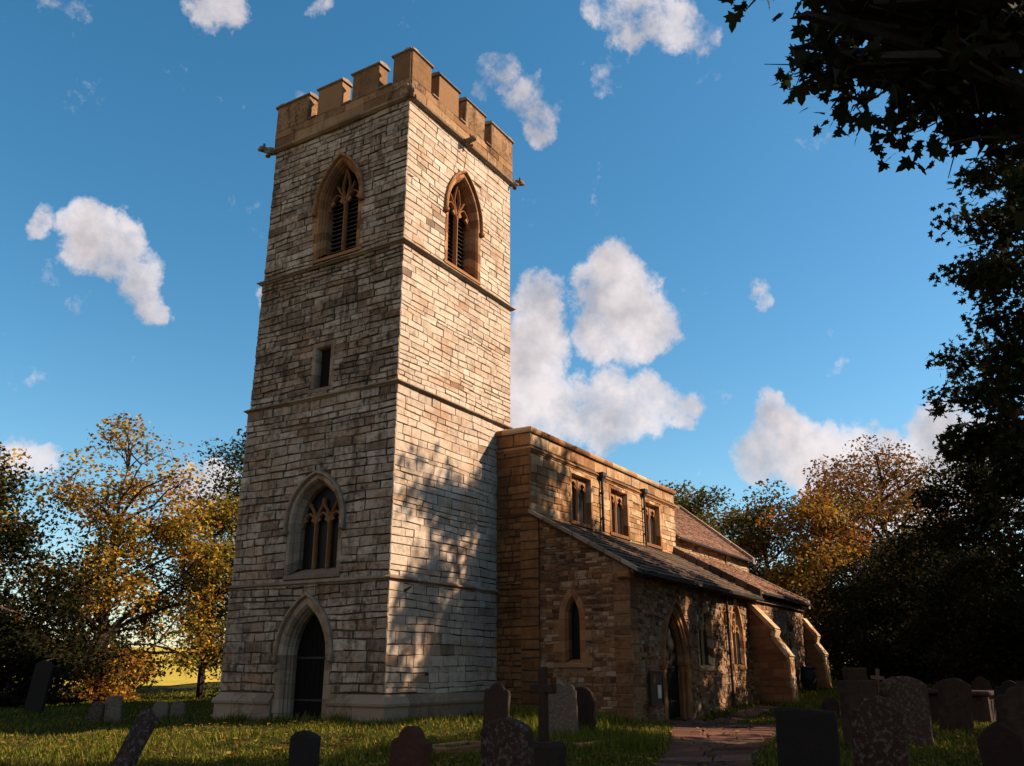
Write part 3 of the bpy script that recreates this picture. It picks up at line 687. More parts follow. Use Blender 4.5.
# lean-to roofs in overlapping courses
def slope_roof(name, x0, x1, ya, za, yb, zb, rows, mat, tw=.35, parent=church, thick=.05, jit=.012):
    mb = MB(); dy = (yb-ya)/rows; dz = (zb-za)/rows
    L = math.hypot(dy, dz); ny, nz = -dz/L, dy/L
    if nz < 0: ny, nz = -ny, -nz
    for r in range(rows):
        x = x0-(tw*.5 if r % 2 else 0)
        while x < x1:
            a, b = max(x, x0), min(x+tw*rnd(.85, 1.15), x1)
            if b-a > .01:
                t = thick*rnd(.75, 1.2); j = rnd(-jit, jit)
                y0_, z0_ = ya+dy*r, za+dz*r; y1_, z1_ = ya+dy*(r+1.06), za+dz*(r+1.06)
                P = [(a+.004, y0_, z0_+.004), (b-.004, y0_, z0_+.004), (b-.004, y1_+ny*t, z1_+nz*t+j), (a+.004, y1_+ny*t, z1_+nz*t+j), (a+.004, y1_, z1_-.005), (b-.004, y1_, z1_-.005)]
                c = (random.random(), random.random(), random.random())
                ids = [mb.vert(p) for p in P]
                mb.face(ids[:4], 0, c); mb.face((ids[3], ids[2], ids[5], ids[4]), 0, c)
                mb.face((ids[0], ids[3], ids[4]), 0, c); mb.face((ids[1], ids[5], ids[2]), 0, c)
            x = b if b > x else x+tw
    e = .10
    mb.rings([[(x, ya, za-.01), (x, yb, zb-.01), (x, yb, zb-e), (x, ya, za-e)] for x in (x0+.01, x1-.01)], 0, (.2, .5, .5))
    return mb.build(name, M[mat], parent)
r1 = slope_roof('aisle_roof', NX-.10, 18.85, CY-.02, 6.44, -5.28, 4.32, 11, 'lead', .55)
r2 = slope_roof('aisle_roof', 18.95, AE-.05, CY-.02, 6.72, -5.28, 4.62, 13, 'tile', .26)
def slab_on_slope(x0, x1, ya, za, yb, zb, h, name, mat, parent):
    mb = MB(); n = 7
    for i in range(n):
        a, b = i/n, (i+1)/n
        P = lambda t: (ya+(yb-ya)*t, za+(zb-za)*t)
        (y0, z0), (y1, z1) = P(a+.004), P(b-.004); j = rnd(-.008, .008)
        mb.rings([[(x, y0, z0-h), (x, y1, z1-h), (x, y1, z1+j), (x, y0, z0+j)] for x in (x0+j, x1+j)], 0, (random.random(), .5, .5))
    return mb.build(name, M[mat], parent)
slab_on_slope(NX-.17, NX+.14, CY+.0, 6.56, -5.3, 4.37, .12, 'verge', 'coping', r1)
slab_on_slope(18.78, 19.0, CY-.0, 6.80, -5.3, 4.68, .42, 'verge', 'lead', r2)
slab_on_slope(AE-.12, AE+.2, -.6, 7.2, -5.3, 4.72, .4, 'verge', 'coping', r2)
mb = MB()       # west verge bed, eaves boarding
def gut(x0, x1, y, z, par):
    g = MB(); pts = [(.0, .0), (.02, -.07), (.08, -.10), (.13, -.07), (.14, .01), (.12, .01), (.11, -.05), (.08, -.075), (.035, -.05), (.02, .0)]
    ra = [(x0, y-a, z+b) for a, b in pts]; rb = [(x1, y-a, z+b) for a, b in pts]
    g.loft(ra, rb); g.poly(ra); g.poly(rb)
    for i in range(6):
        x = x0+(x1-x0)*(i+.5)/6; g.box(x-.02, x+.02, y-.1, y+.35, z-.14, z-.10)
    return g.build('gutter', M['iron'], par)
gut(NX+.2, 18.95, -5.24, 4.27, r1); gut(19.0, AE, -5.24, 4.56, r2)
m_ = MB(); m_.box(NX+.1, AE-.02, -5.05, -4.86, 4.2, 4.36, 0, (.3, .5, .5)); m_.build('eaves_course', M['coping'], church)
m_ = MB(); m_.fbox(fAW, 4.55, 4.98, 4.08, 4.28, -.2, .2, 0, (.5, .5, .5), .05); m_.build('kneeler', M['dress'], church)

# chancel
CX1, RY, RZ, EZ = 30.85, 2.72, 10.78, 7.36
fCh = frame((0, -1.25, 0), (1, 0, 0), (0, -1, 0))
mb = MB(); sheet(mb, fCh, [(NE_, 4), (CX1, 4), (CX1, 7.4), (NE_, 7.4)]); lay_stones(mb, fCh, NE_, CX1, 6.3, 7.38, (.14, .22), (.25, .6), tone=lambda u, v: rnd(.5, 1), p=(.0, .03))
fCe = frame((CX1, 0, 0), (0, 1, 0), (1, 0, 0))
sheet(mb, fCe, [(-1.25, -1), (6.7, -1), (6.7, 7.4), (RY, RZ), (-1.25, 7.4)]); lay_stones(mb, fCe, -1.25, 6.7, 0, 7.3, (.2, .3), (.3, .7))
sheet(mb, frame((0, 6.7, 0), (-1, 0, 0), (0, 1, 0)), [(-CX1, -1), (-NE_, -1), (-NE_, 7.4), (-CX1, 7.4)])
sheet(mb, frame((0, -1.25, 0), (1, 0, 0), (0, -1, 0)), [(AE+.01, -1), (CX1, -1), (CX1, 4.0), (AE+.01, 4.0)]); lay_stones(mb, fCh, AE+.05, CX1, 0, 6.3, (.14, .25), (.3, .6))
mb.build('chancel_wall', [M['golden'], M['render']], church)
cr_ = slope_roof('chancel_roof', NE_+.02, CX1-.1, RY, RZ, -1.52, EZ-.05, 24, 'tile', .24)
slope_roof('chancel_roof', NE_+.02, CX1-.1, RY, RZ, 6.95, EZ-.05, 12, 'tile', .5)
slab_on_slope(CX1-.16, CX1+.2, RY, RZ+.22, -1.62, EZ+.14, .35, 'verge', 'coping', cr_)
slab_on_slope(CX1-.16, CX1+.2, RY, RZ+.22, 7.0, EZ+.14, .35, 'verge', 'coping', cr_)
mb = MB()
for i in range(24): mb.tube([(NE_+.02+i*.48, RY, RZ+.0), (NE_+.02+i*.48+.47, RY, RZ+.005)], .11, 8, 0, (random.random(), .5, .5), True)
mb.build('ridge_tiles', M['tile'], cr_)
g = gut(NE_, CX1-.2, -1.5, EZ-.08, cr_)
downpipe(fCh, 26.5, 6.7, 7.25, .1, .04, False, 1)

# buttresses: stepped, with sloping weathered tops
def buttress(x0, x1, st, tone):
    """st: [(projection at top, projection at foot, z top, z foot)] seen from the side: outline in (y, z)"""
    mb = MB(); fW = frame((x0, AY, 0), (0, -1, 0), (-1, 0, 0)); fE = frame((x1, AY, 0), (0, 1, 0), (1, 0, 0))
    out = [(0, -1.)]+[(st[-1][1], -1.)]
    pts = []
    for pt, pf, zt, zf in st: pts += [(pt, zt), (pf, zf)]
    prof = [(0, -1.)]+[(pts[-1][0], -1.)]+pts[::-1]
    sheet(mb, fW, prof, n=-.02); sheet(mb, fE, [(-a, b) for a, b in prof], n=-.02)
    def span(va, vb):
        # deepest projection that is still under the outline at vb
        u = 0
        for a, b in zip(pts, pts[1:]):
            pass
        z = vb; best = 0
        for (pa, za), (pb, zb) in zip(pts, pts[1:]):
            if abs(za-zb) > 1e-6 and min(za, zb) <= z <= max(za, zb): best = pa+(pb-pa)*(za-z)/(za-zb)
        if z < pts[-1][1]: best = pts[-1][0]
        return [(.0, best-.02)] if best > .12 else []
    lay_stones(mb, fW, 0, pts[-1][0], -.8, pts[0][1], (.2, .34), (.3, .62), (), span, p=(.0, .03), tone=tone, jit=.012)
    for (pa, za), (pb, zb) in list(zip(pts, pts[1:]))+[(pts[-1], (pts[-1][0], -.9))]:
        if abs(za-zb) < .01: continue
        steep = abs(pa-pb) < .3*abs(za-zb)
        n = max(1, round(math.hypot(pa-pb, za-zb)/(.3 if steep else .45)))
        for i in range(n):
            t0, t1 = i/n, (i+1)/n; j = rnd(0, .025); e = .045 if not steep else .0
            a = (pa+(pb-pa)*t0, za+(zb-za)*t0); b = (pa+(pb-pa)*t1, za+(zb-za)*t1)
            q = Vector((za-zb, pb-pa)); q.normalize(); o_ = .07 if not steep else .02+j
            P = [(a[0]-q.x*.1, a[1]-q.y*.1), (b[0]-q.x*.1, b[1]-q.y*.1), (b[0]+q.x*o_, b[1]+q.y*o_-.004), (a[0]+q.x*o_, a[1]+q.y*o_-.012)]
            mb.rings([[(x, AY-u, v) for u, v in P] for x in (x0-e, x1+e)], 2, (rnd(.5, 1), .5, .5))
    return mb.build('buttress', [M['dress'], M['render'], M['golden']], church)
buttress(17.95, 18.6, [(.0, 1.08, 4.12, 2.95), (.98, 1.58, 2.68, 1.85), (1.55, 1.62, 1.84, -.2)], lambda u, v: rnd(0., .5))
buttress(27.3, 27.95, [(-.05, .60, 3.86, 2.96), (.5, .88, 2.62, 2.07), (.86, .92, 2.05, .3)], lambda u, v: rnd(0, .5))
# ------------------------------------------------------------------ ground
def axis(lo, hi, step, far):
    a = list(np.arange(lo, hi+1e-6, step)); d = step
    up = []; x = hi
    while x < far: d *= 1.22; x += d; up.append(x)
    d = step; dn = []; x = lo
    while x > -far: d *= 1.22; x -= d; dn.append(x)
    return np.array(dn[::-1]+a+up)
def grid_mesh(name, gx, gy, zoff, mat):
    X, Y = np.meshgrid(gx, gy); Z = H(X, Y)+zoff
    v = np.stack([X, Y, Z], -1).reshape(-1, 3); nx = len(gx)
    i = np.arange(len(gx)-1); j = np.arange(len(gy)-1); I, J = np.meshgrid(i, j); a = (J*nx+I).ravel()
    f = np.stack([a, a+1, a+1+nx, a+nx], -1)
    me = bpy.data.meshes.new(name); me.from_pydata(v.tolist(), [], f.tolist()); me.materials.append(mat)
    me.polygons.foreach_set('use_smooth', [True]*len(me.polygons))
    o = bpy.data.objects.new(name, me); COL.objects.link(o); return o
m, nt, N = new_mat('churchyard turf')
co = N('ShaderNodeTexCoord').outputs['Object']
n1 = noise(N, co, .5, 6, .65); n2 = noise(N, co, 9, 5, .7)
c = ramp(N, n1, [(.3, (.016, .018, .004)), (.5, (.032, .034, .007)), (.68, (.055, .046, .010))])
c = mixc(N, .5, c, ramp(N, n2, [(.3, (.4, .4, .35)), (.7, (1.3, 1.25, 1.1))]), 'MULTIPLY')
finish(N, c, .95, n2, .8, .06, .05)
ground = grid_mesh('ground', axis(-30, 46, .5, 1500), axis(-34, 40, .5, 1500), 0, m); tag(ground, kind='structure')
m, nt, N = new_mat('stubble field')
co = N('ShaderNodeTexCoord').outputs['Object']
n1 = noise(N, mapping(N, co, (.3, .05, 1)), 1, 5); n2 = noise(N, co, 3, 4)
c = mixc(N, .35, ramp(N, n1, [(.3, (.30, .22, .03)), (.7, (.46, .35, .05))]), ramp(N, n2, [(.3, (.20, .15, .02)), (.7, (.50, .38, .07))]))
finish(N, c, .95, n2, .5, .1, .05)
field = grid_mesh('field', np.concatenate([np.arange(-120, 40, 2.), np.arange(40, 900, 12.)]), np.concatenate([np.arange(37, 120, 2.), np.arange(120, 900, 12.)]), .05, m); tag(field, kind='structure')

# flagged path: from the south door to the camera side and along the aisle wall
pth = [(9.6, -5.3, 1.3), (8.3, -6.6, 1.6), (5.5, -7.9, 1.5), (2.0, -8.9, 1.25), (-1.5, -9.9, .95), (-5, -10.9, .8), (-9, -12.1, .7), (-14, -13.7, .7), (-20, -16.1, .7)]
pth2 = [(9., -6.0, .6), (13.2, -5.9, .45), (16.6, -6.0, .4)]
def seg_pts(P):
    out = []
    for (x0, y0, w0), (x1, y1, w1) in zip(P, P[1:]):
        n = max(2, int(math.hypot(x1-x0, y1-y0)/.55))
        for i in range(n): t = i/n; out.append((x0+(x1-x0)*t, y0+(y1-y0)*t, w0+(w1-w0)*t))
    return out+[P[-1]]
PATH_SAMPLES = np.array(seg_pts(pth)+seg_pts(pth2))
mb = MB(); bed = MB()
for P, k in ((pth, 0), (pth2, 0)):
    S = seg_pts(P); L = []
    for i, (x, y, w) in enumerate(S):
        a = S[max(i-1, 0)]; b = S[min(i+1, len(S)-1)]; t = Vector((b[0]-a[0], b[1]-a[1])); t.normalize(); L.append((x, y, w, -t.y, t.x))
    for (x0, y0, w0, nx0, ny0), (x1, y1, w1, nx1, ny1) in zip(L, L[1:]):
        bed.poly([(px, py, hz(px, py)+.012) for px, py in ((x0-nx0*w0, y0-ny0*w0), (x1-nx1*w1, y1-ny1*w1), (x1+nx1*w1, y1+ny1*w1), (x0+nx0*w0, y0+ny0*w0))])
        n = max(1, round(2*w0/.75)); cu = [-1]+sorted(-1+2*(i+rnd(-.2, .2))/n for i in range(1, n))+[1]
        for a, b in zip(cu, cu[1:]):
            if random.random() < .08: continue
            jj = rnd(0, .05); e = .02
            a2 = a*(1-rnd(0, .10)); b2 = b*(1-rnd(0, .10)); ta, tb = rnd(0.02, .06), rnd(.94, .98)
            q = [(x0+(x1-x0)*t+nx0*w0*s_, y0+(y1-y0)*t+ny0*w0*s_) for t, s_ in ((ta, a2+e), (tb, a2+e), (tb, b2-e), (ta, b2-e))]
            zz = [hz(*p_)+.03+rnd(0, .018) for p_ in q]
            cx_, cy_ = sum(p_[0] for p_ in q)/4, sum(p_[1] for p_ in q)/4
            top = [(p_[0], p_[1], z) for p_, z in zip(q, zz)]
            ins = [(p_[0]*.96+cx_*.04, p_[1]*.96+cy_*.04, p_[2]+.012) for p_ in top]
            bot = [(p_[0], p_[1], p_[2]-.08) for p_ in top]
            mb.rings([bot, top, ins], 0, (random.random(), .5, .5))
off = len(mb.v)
for f in bed.f: mb.face([mb.vert(bed.v[i]) for i in f], 1)
tag(mb.build('path', [M['flag'], M['mortar']]), kind='structure')

# ------------------------------------------------------------------ grass blades and fallen leaves
rs = np.random.RandomState(3)
CAM = np.array([-19.963, -16.377, 1.30]); YAW = R_(31.512)
def on_path(x, y):
    out = np.zeros(len(x), bool)
    for px, py, w in PATH_SAMPLES: out |= ((x-px)**2+(y-py)**2) < (w*.93)**2
    return out
def in_church(x, y, e=.1):
    a = (x > -.22) & (x < TD+.2) & (y > -.22) & (y < TW+.2)
    b = (x > NX-e) & (x < NE_) & (y > CY) & (y < 8); c_ = (x > NX-.05) & (x < CX1) & (y > AY-.02) & (y < 7)
    d = (x > 17.9) & (x < 18.65) & (y > AY-1.65) & (y < AY)
    return a | b | c_ | d
def scatter(n, dmin, dmax, pw, amin=-3, amax=66):
    d = dmin+(dmax-dmin)*rs.rand(n)**pw; a = np.radians(rs.uniform(amin, amax, n))
    x = CAM[0]+d*np.cos(a); y = CAM[1]+d*np.sin(a)
    k = ~on_path(x, y) & ~in_church(x, y); return x[k], y[k], d[k]
x, y, d = scatter(230000, 9, 62, 1.55)
n = len(x); z = H(x, y)-.01
tall = np.clip(np.sin(x*.7+1.3*np.sin(y*.5))*np.sin(y*.9+.8*np.sin(x*.6))*.5+.5, 0, 1)
near_wall = np.exp(-np.clip(np.minimum(abs(y+5.2), np.minimum(abs(x+.3), abs(y+.3))), 0, 5)**2/.12)
h = (.035+.055*tall+.10*near_wall*rs.rand(n))*rs.uniform(.6, 1.4, n)*(1+.012*d); w = (.006+.00055*d)*rs.uniform(.7, 1.3, n)
th = rs.uniform(0, 2*np.pi, n); lx, ly = np.cos(th)*h*.55, np.sin(th)*h*.55
ph = th+rs.uniform(1, 2, n)
v = np.empty((n, 3, 3))
v[:, 0] = np.stack([x-np.cos(ph)*w, y-np.sin(ph)*w, z], -1); v[:, 1] = np.stack([x+np.cos(ph)*w, y+np.sin(ph)*w, z], -1)
v[:, 2] = np.stack([x+lx, y+ly, z+h], -1)
g0 = np.array([.045, .058, .007]); g1 = np.array([.14, .14, .014]); g2 = np.array([.22, .16, .03])
q = rs.rand(n, 1); col = g0*(1-q)+g1*q; dry = rs.rand(n) < .12+.12*(1-tall); col[dry] = g2*rs.uniform(.6, 1.2, (dry.sum(), 1))
tag(np_mesh('grass', v.reshape(-1, 3), 3, M['grass'], col), 'rough green and straw coloured churchyard grass between the graves', 'grass', kind='stuff')
# weedy tufts at the wall foot and by the graves
tx, ty = [], []
for cx_, cy_, r_, k in ((2.8, -3.4, 1.4, 900), (-1.4, -6.2, .9, 900), (4.4, -4.6, 1.0, 600), (-2.8, -8.0, 1.5, 1800), (.6, -5.2, 1.2, 900), (-.6, 1.2, .35, 200), (-.5, 5.2, .4, 250), (17.0, -7.6, 1.4, 900), (22, -7.2, 1.8, 1200), (-4.8, -12.5, .7, 500)):
    tx.append(rs.normal(cx_, r_*.5, k)); ty.append(rs.normal(cy_, r_*.5, k))
x = np.concatenate(tx); y = np.concatenate(ty); k = ~on_path(x, y) & ~in_church(x, y); x, y = x[k], y[k]; n = len(x); z = H(x, y)-.01
h = rs.uniform(.12, .34, n); w = rs.uniform(.010, .022, n); th = rs.uniform(0, 6.28, n); ph = th+1.5
v = np.empty((n, 3, 3)); v[:, 0] = np.stack([x-np.cos(ph)*w, y-np.sin(ph)*w, z], -1); v[:, 1] = np.stack([x+np.cos(ph)*w, y+np.sin(ph)*w, z], -1)
v[:, 2] = np.stack([x+np.cos(th)*h*.6, y+np.sin(th)*h*.6, z+h], -1)
q = rs.rand(n, 1)
tag(np_mesh('tall_grass', v.reshape(-1, 3), 3, M['grass'], g0*(1-q)+g1*1.1*q), 'longer uncut grass tufts along the wall foot and path edge', 'grass', kind='stuff')
x, y, d = scatter(9000, 9, 48, 1.4)
x2 = PATH_SAMPLES[rs.randint(0, len(PATH_SAMPLES), 500)]; x = np.concatenate([x, x2[:, 0]+rs.normal(0, .5, 500)]); y = np.concatenate([y, x2[:, 1]+rs.normal(0, .5, 500)])
n = len(x); z = H(x, y)+rs.uniform(.045, .09, n); th = rs.uniform(0, 6.28, n); s_ = rs.uniform(.035, .075, n)
v = np.empty((n, 4, 3))
for i, (r_, a_) in enumerate(((1, 0), (.6, 1.57), (1, 3.14), (.6, 4.71))):
    v[:, i] = np.stack([x+np.cos(th+a_)*s_*r_, y+np.sin(th+a_)*s_*r_, z+rs.uniform(-.02, .03, n)], -1)
pal = np.array([(.20, .09, .02), (.13, .06, .02), (.28, .16, .03), (.09, .045, .02)])
tag(np_mesh('fallen_leaves', v.reshape(-1, 3), 4, M['leaf'], pal[rs.randint(0, 4, n)]), 'fallen brown and yellow autumn leaves lying on the grass and path', 'leaves', kind='stuff')

# ------------------------------------------------------------------ gravestones
def outline(kind, w, h):
    a = w/2; P = []
    arc = lambda cx, cy, r, t0, t1, n: [(cx+r*math.cos(t0+(t1-t0)*i/n), cy+r*math.sin(t0+(t1-t0)*i/n)) for i in range(n+1)]
    if kind == 'flat': top = [(a, h), (-a, h)]
    elif kind == 'round': top = arc(0, h-a, a, 0, math.pi, 12)
    elif kind == 'low': r = a*1.5; th = math.asin(a/r); top = arc(0, h-r, r, math.pi/2-th, math.pi/2+th, 8)
    elif kind == 'shoulder':
        s = a*.62; top = [(a, h-s*.95), (a*.86, h-s*.72), (a*.66, h-s*.72)]+arc(0, h-s, s, .25, math.pi-.25, 9)+[(-a*.66, h-s*.72), (-a*.86, h-s*.72), (-a, h-s*.95)]
    elif kind == 'ogee':
        top = [(a, h-a*.62), (a*.9, h-a*.50), (a*.74, h-a*.50), (a*.62, h-a*.34), (a*.44, h-a*.12), (a*.22, h-.01), (0, h), (-a*.22, h-.01), (-a*.44, h-a*.12), (-a*.62, h-a*.34), (-a*.74, h-a*.50), (-a*.9, h-a*.50), (-a, h-a*.62)]
    elif kind == 'gable': top = [(a, h-a*.75), (a*.5, h-a*.32), (0, h), (-a*.5, h-a*.32), (-a, h-a*.75)]
    elif kind == 'scallop':
        top = [(a, h-a*.5)]+arc(a*.55, h-a*.42, a*.36, -.1, 2.2, 5)+arc(0, h-a*.36, a*.36, .5, 2.6, 6)+arc(-a*.55, h-a*.42, a*.36, .9, 3.2, 5)+[(-a, h-a*.5)]
    return [(-a, -.5), (a, -.5)]+top
def gravestone(label, x, y, h, w, kind='round', mat='grave', t=.11, tilt=(0, 0), turn=0., group='headstones in the churchyard', name='gravestone'):
    mb = MB(); P = outline(kind, w, h)
    # extra points up the sides so that the edges are not ruler-straight
    a = w/2; side = []
    Q = []
    for i, p in enumerate(P):
        q = P[(i+1) % len(P)]; Q.append(p); L = math.hypot(q[0]-p[0], q[1]-p[1]); k = int(L/.12)
        for j in range(1, k): Q.append((p[0]+(q[0]-p[0])*j/k, p[1]+(q[1]-p[1])*j/k))
    Q = [(u+rnd(-.007, .007), v+rnd(-.007, .007)) for u, v in Q]; c = (0, h*.5)
    R = lambda n, s_: [(n+rnd(-.003, .003), (u-c[0])*s_+c[0], (v-c[1])*s_+c[1]) for u, v in Q]
    b = .028/max(w, .3)
    mb.rings([R(-t/2, 1-b*1.3), R(-t/2+.016, 1), R(t/2-.016, 1), R(t/2, 1-b*1.3)], 0, (random.random(), random.random(), random.random()))
    o = mb.build(name, M[mat]); o.location = (x, y, hz(x, y)-.02); o.rotation_euler = (R_(tilt[0]), R_(tilt[1]), R_(turn))
    return tag(o, label, 'gravestone', group)
G = gravestone
G('narrow lichened gravestone leaning steeply over, seen nearly edge-on at lower left', -13.15, -6.68, 1.32, .27, 'round', 'grave_lichen', .12, (0, 30), 8)
G('small blackish gravestone with gently curved top, in front of the tower doorway', -12.03, -8.74, 1.0, .41, 'low', 'grave_dark', .12, (0, 0), -4)
G('reddish round-shouldered gravestone in front of the tower corner', -11.22, -9.6, 1.0, .62, 'shoulder', 'grave_red', .14, (0, 3), -14)
G('broad gravestone crusted all over with pale lichen, left of the stone cross', -10.3, -10.4, 1.12, .76, 'low', 'grave_lichen', .16, (-2, 0), -12)
G('wide plain dark slab with flat top beside the flagged path', -8.8, -13.55, 1.12, .70, 'flat', 'grave_dark', .12, (2, 0), 0)
G('curved shouldered gravestone with mottled white lichen, right of the wide plain slab', -7.55, -14.12, 1.2, .64, 'ogee', 'grave_lichen', .15, (3, 0), 0)
G('flat-topped brown gravestone behind the mottled shouldered stone', -1.3, -12.75, 1.2, .72, 'flat', 'grave', .12, (0, 2), 3)
G('small dark square gravestone far behind, just left of the distant lit cross', 6.5, -11.2, 1.5, .62, 'flat', 'grave', .14, (0, 0), 0)
G('large dark mossy gravestone standing right of the mottled shouldered stone', -1.0, -13.5, 1.30, .84, 'low', 'grave_lichen', .18, (1, 0), 4)
G('gable-topped gravestone with sunlit edge at lower right corner', -6.4, -15.45, .9, .52, 'gable', 'grave', .12, (-4, 2), 2)
G('tall dark gravestone near the right edge behind the gable-topped stone', -1.9, -15.45, 1.15, .7, 'shoulder', 'grave', .13, (2, 0), 0)
G('pale slanting gravestone with scalloped top behind the stone cross', -2.4, -6.85, 1.16, .74, 'scallop', 'grave_pale', .13, (-3, 4), 18)
G('thin dark gravestone close behind the pale scalloped one', -1.1, -6.75, 1.0, .5, 'round', 'grave', .11, (-3, 0), 12)
G('dark round-topped gravestone by the foot of the tower, left of the cross', -2.2, -5.05, 1.1, .62, 'shoulder', 'grave', .12, (3, 0), 5)
G('tall dim slab leaning in the shade under the left trees', -2.0, 13.2, 1.7, .8, 'low', 'grave_dark', .12, (5, 3), 10)
G('small pale lichened gravestone standing left of the tower, its top broken', -2.6, 8.1, .8, .5, 'scallop', 'grave_pale', .14, (-6, 6), 25)
G('tiny lichened gravestone leaning against the broken-topped pale one', -2.9, 8.6, .62, .45, 'round', 'grave_lichen', .13, (7, 8), 20)
G('low rounded orange-brown gravestone near the north corner of the tower', -1.05, 8.0, .56, .46, 'round', 'grave_pale', .2, (0, 4), 40)
G('low rounded gravestone paired beside the orange-brown one, nearer the tower', -.75, 7.55, .54, .42, 'round', 'grave_pale', .2, (0, -3), 40)
G('leaning dark gravestone in the shade right of the large mossy stone', 3.9, -13.8, 1.2, .7, 'low', 'grave', .13, (6, 0), 0)
G('flat dark gravestone in the shade at far right, behind the tall dark one', 2.2, -15.7, 1.2, .75, 'flat', 'grave', .12, (-3, 0), 0)
G('small rounded gravestone in the shade between the two chest tombs', 12.6, -12.0, .95, .6, 'round', 'grave', .12, (2, 0), 5)
G('distant narrow gravestone in the dark right of the far chest tomb', 15.5, -13.6, 1.15, .6, 'shoulder', 'grave', .12, (-4, 0), 0)
G('distant squat gravestone near the dark trees, leftmost of the far ones', 24.5, -7.6, .8, .55, 'low', 'grave', .12, (3, 0), 0)

G('dark leaning gravestone half hidden behind the large mossy stone, to its right', 1.6, -13.0, 1.1, .62, 'round', 'grave', .12, (-6, 3), 0)
G('dark shouldered gravestone in the shade in front of the nearer chest tomb', 5.6, -14.9, 1.15, .7, 'shoulder', 'grave_dark', .13, (3, -3), 0)
G('low dark gravestone in the row just right of the distant lit cross', 17.5, -10.6, .9, .7, 'low', 'grave', .13, (-3, 0), 0)
G('tall dark pointed gravestone in the deep shade at the far right', 12.5, -15.6, 1.4, .7, 'gable', 'grave_dark', .13, (2, 0), 0)
G('small dark gravestone standing in the grass left of the square far stone', 10.2, -9.6, .75, .5, 'round', 'grave', .12, (4, 0), 0)
gx, gy = [], []
for o in list(bpy.data.objects):
    if o.get('category') == 'gravestone':
        w_ = o.dimensions.y*.5 if o.dimensions.y > 0 else .35
        k_ = 130
        gx.append(o.location.x+rs.normal(0, .13, k_)); gy.append(o.location.y+rs.uniform(-.55, .55, k_))
x = np.concatenate(gx); y = np.concatenate(gy); k = ~on_path(x, y) & ~in_church(x, y); x, y = x[k], y[k]; n = len(x); z = H(x, y)-.01
h = rs.uniform(.08, .26, n); w = rs.uniform(.008, .016, n); th = rs.uniform(0, 6.28, n); ph = th+1.5
v = np.empty((n, 3, 3)); v[:, 0] = np.stack([x-np.cos(ph)*w, y-np.sin(ph)*w, z], -1); v[:, 1] = np.stack([x+np.cos(ph)*w, y+np.sin(ph)*w, z], -1)
v[:, 2] = np.stack([x+np.cos(th)*h*.5, y+np.sin(th)*h*.5, z+h], -1); q = rs.rand(n, 1)
tag(np_mesh('tall_grass', v.reshape(-1, 3), 3, M['grass'], g0*(1-q)+g1*q), 'uncut grass grown up around the feet of the gravestones', 'grass', kind='stuff')

def cross(label, x, y, hc, aw_, base, mat, tilt=(0, 0), turn=0., sw=.13):
    root = thing('memorial_cross', label, 'memorial cross', (x, y, hz(x, y)), 'stone crosses in the churchyard')
    z0 = base[1]; mb = MB()
    if base[0]:
        b = base[0]
        mb.rings([[(sx*r, sy*r*1.15, z) for sx, sy in ((-1, -1), (1, -1), (1, 1), (-1, 1))] for r, z in ((b, -.4), (b, z0-.06), (b*.86, z0), (b*.6, z0+.004))], 0, (.4, .5, .5))
        p = mb.build('plinth', M[mat]); p.parent = root
    s = sw/2; t = .05; va = hc*.70; e = .01
    out = [(-s*1.15, 0), (s*1.15, 0), (s, va-s), (aw_/2, va-s*1.05), (aw_/2, va+s*1.05), (s, va+s), (s, hc), (-s, hc), (-s, va+s), (-aw_/2, va+s*1.05), (-aw_/2, va-s*1.05), (-s, va-s)]
    mb = MB()
    fr = frame((0, 0, z0), (0, 1, 0), (1, 0, 0))
    cc = (0, va)
    for n, sh in (): pass
    def ring(n, i):
        res = []
        k = len(out)
        for q in range(k):
            p0 = Vector(out[q-1]); p1 = Vector(out[q]); p2 = Vector(out[(q+1) % k])
            d1 = (p1-p0).normalized(); d2 = (p2-p1).normalized(); nn = Vector((-d1.y-d2.y, d1.x+d2.x))
            res.append(fr(p1.x+nn.x*i, p1.y+nn.y*i, n))
        return res
    # front and back as quads (concave outline), then the edge
    def capf(n, i):
        r = ring(n, i)
        for ids in ((0, 1, 2, 11), (11, 2, 5, 8), (8, 5, 6, 7), (2, 3, 4, 5), (9, 10, 11, 8)): mb.poly([r[q] for q in ids], 0, (.4, .5, .5))
    mb.rings([ring(-t, .014), ring(-t+.014, 0), ring(t-.014, 0), ring(t, .014)], 0, (.4, .5, .5), cap=False); capf(-t, .014); capf(t, .014)
    o = mb.build('cross', M[mat]); o.parent = root
    root.rotation_euler = (R_(tilt[0]), R_(tilt[1]), R_(turn)); return root
cross('dark stone cross on a square plinth in front of the aisle lancet window', -8.66, -9.96, .98, .42, (.20, .62), 'grave', (0, 0), -8, .12)
cross('small distant cross catching the sun beside the dark trees', 21.4, -9.1, 1.2, .55, (0, .0), 'grave_pale', (6, 0), 0, .15)

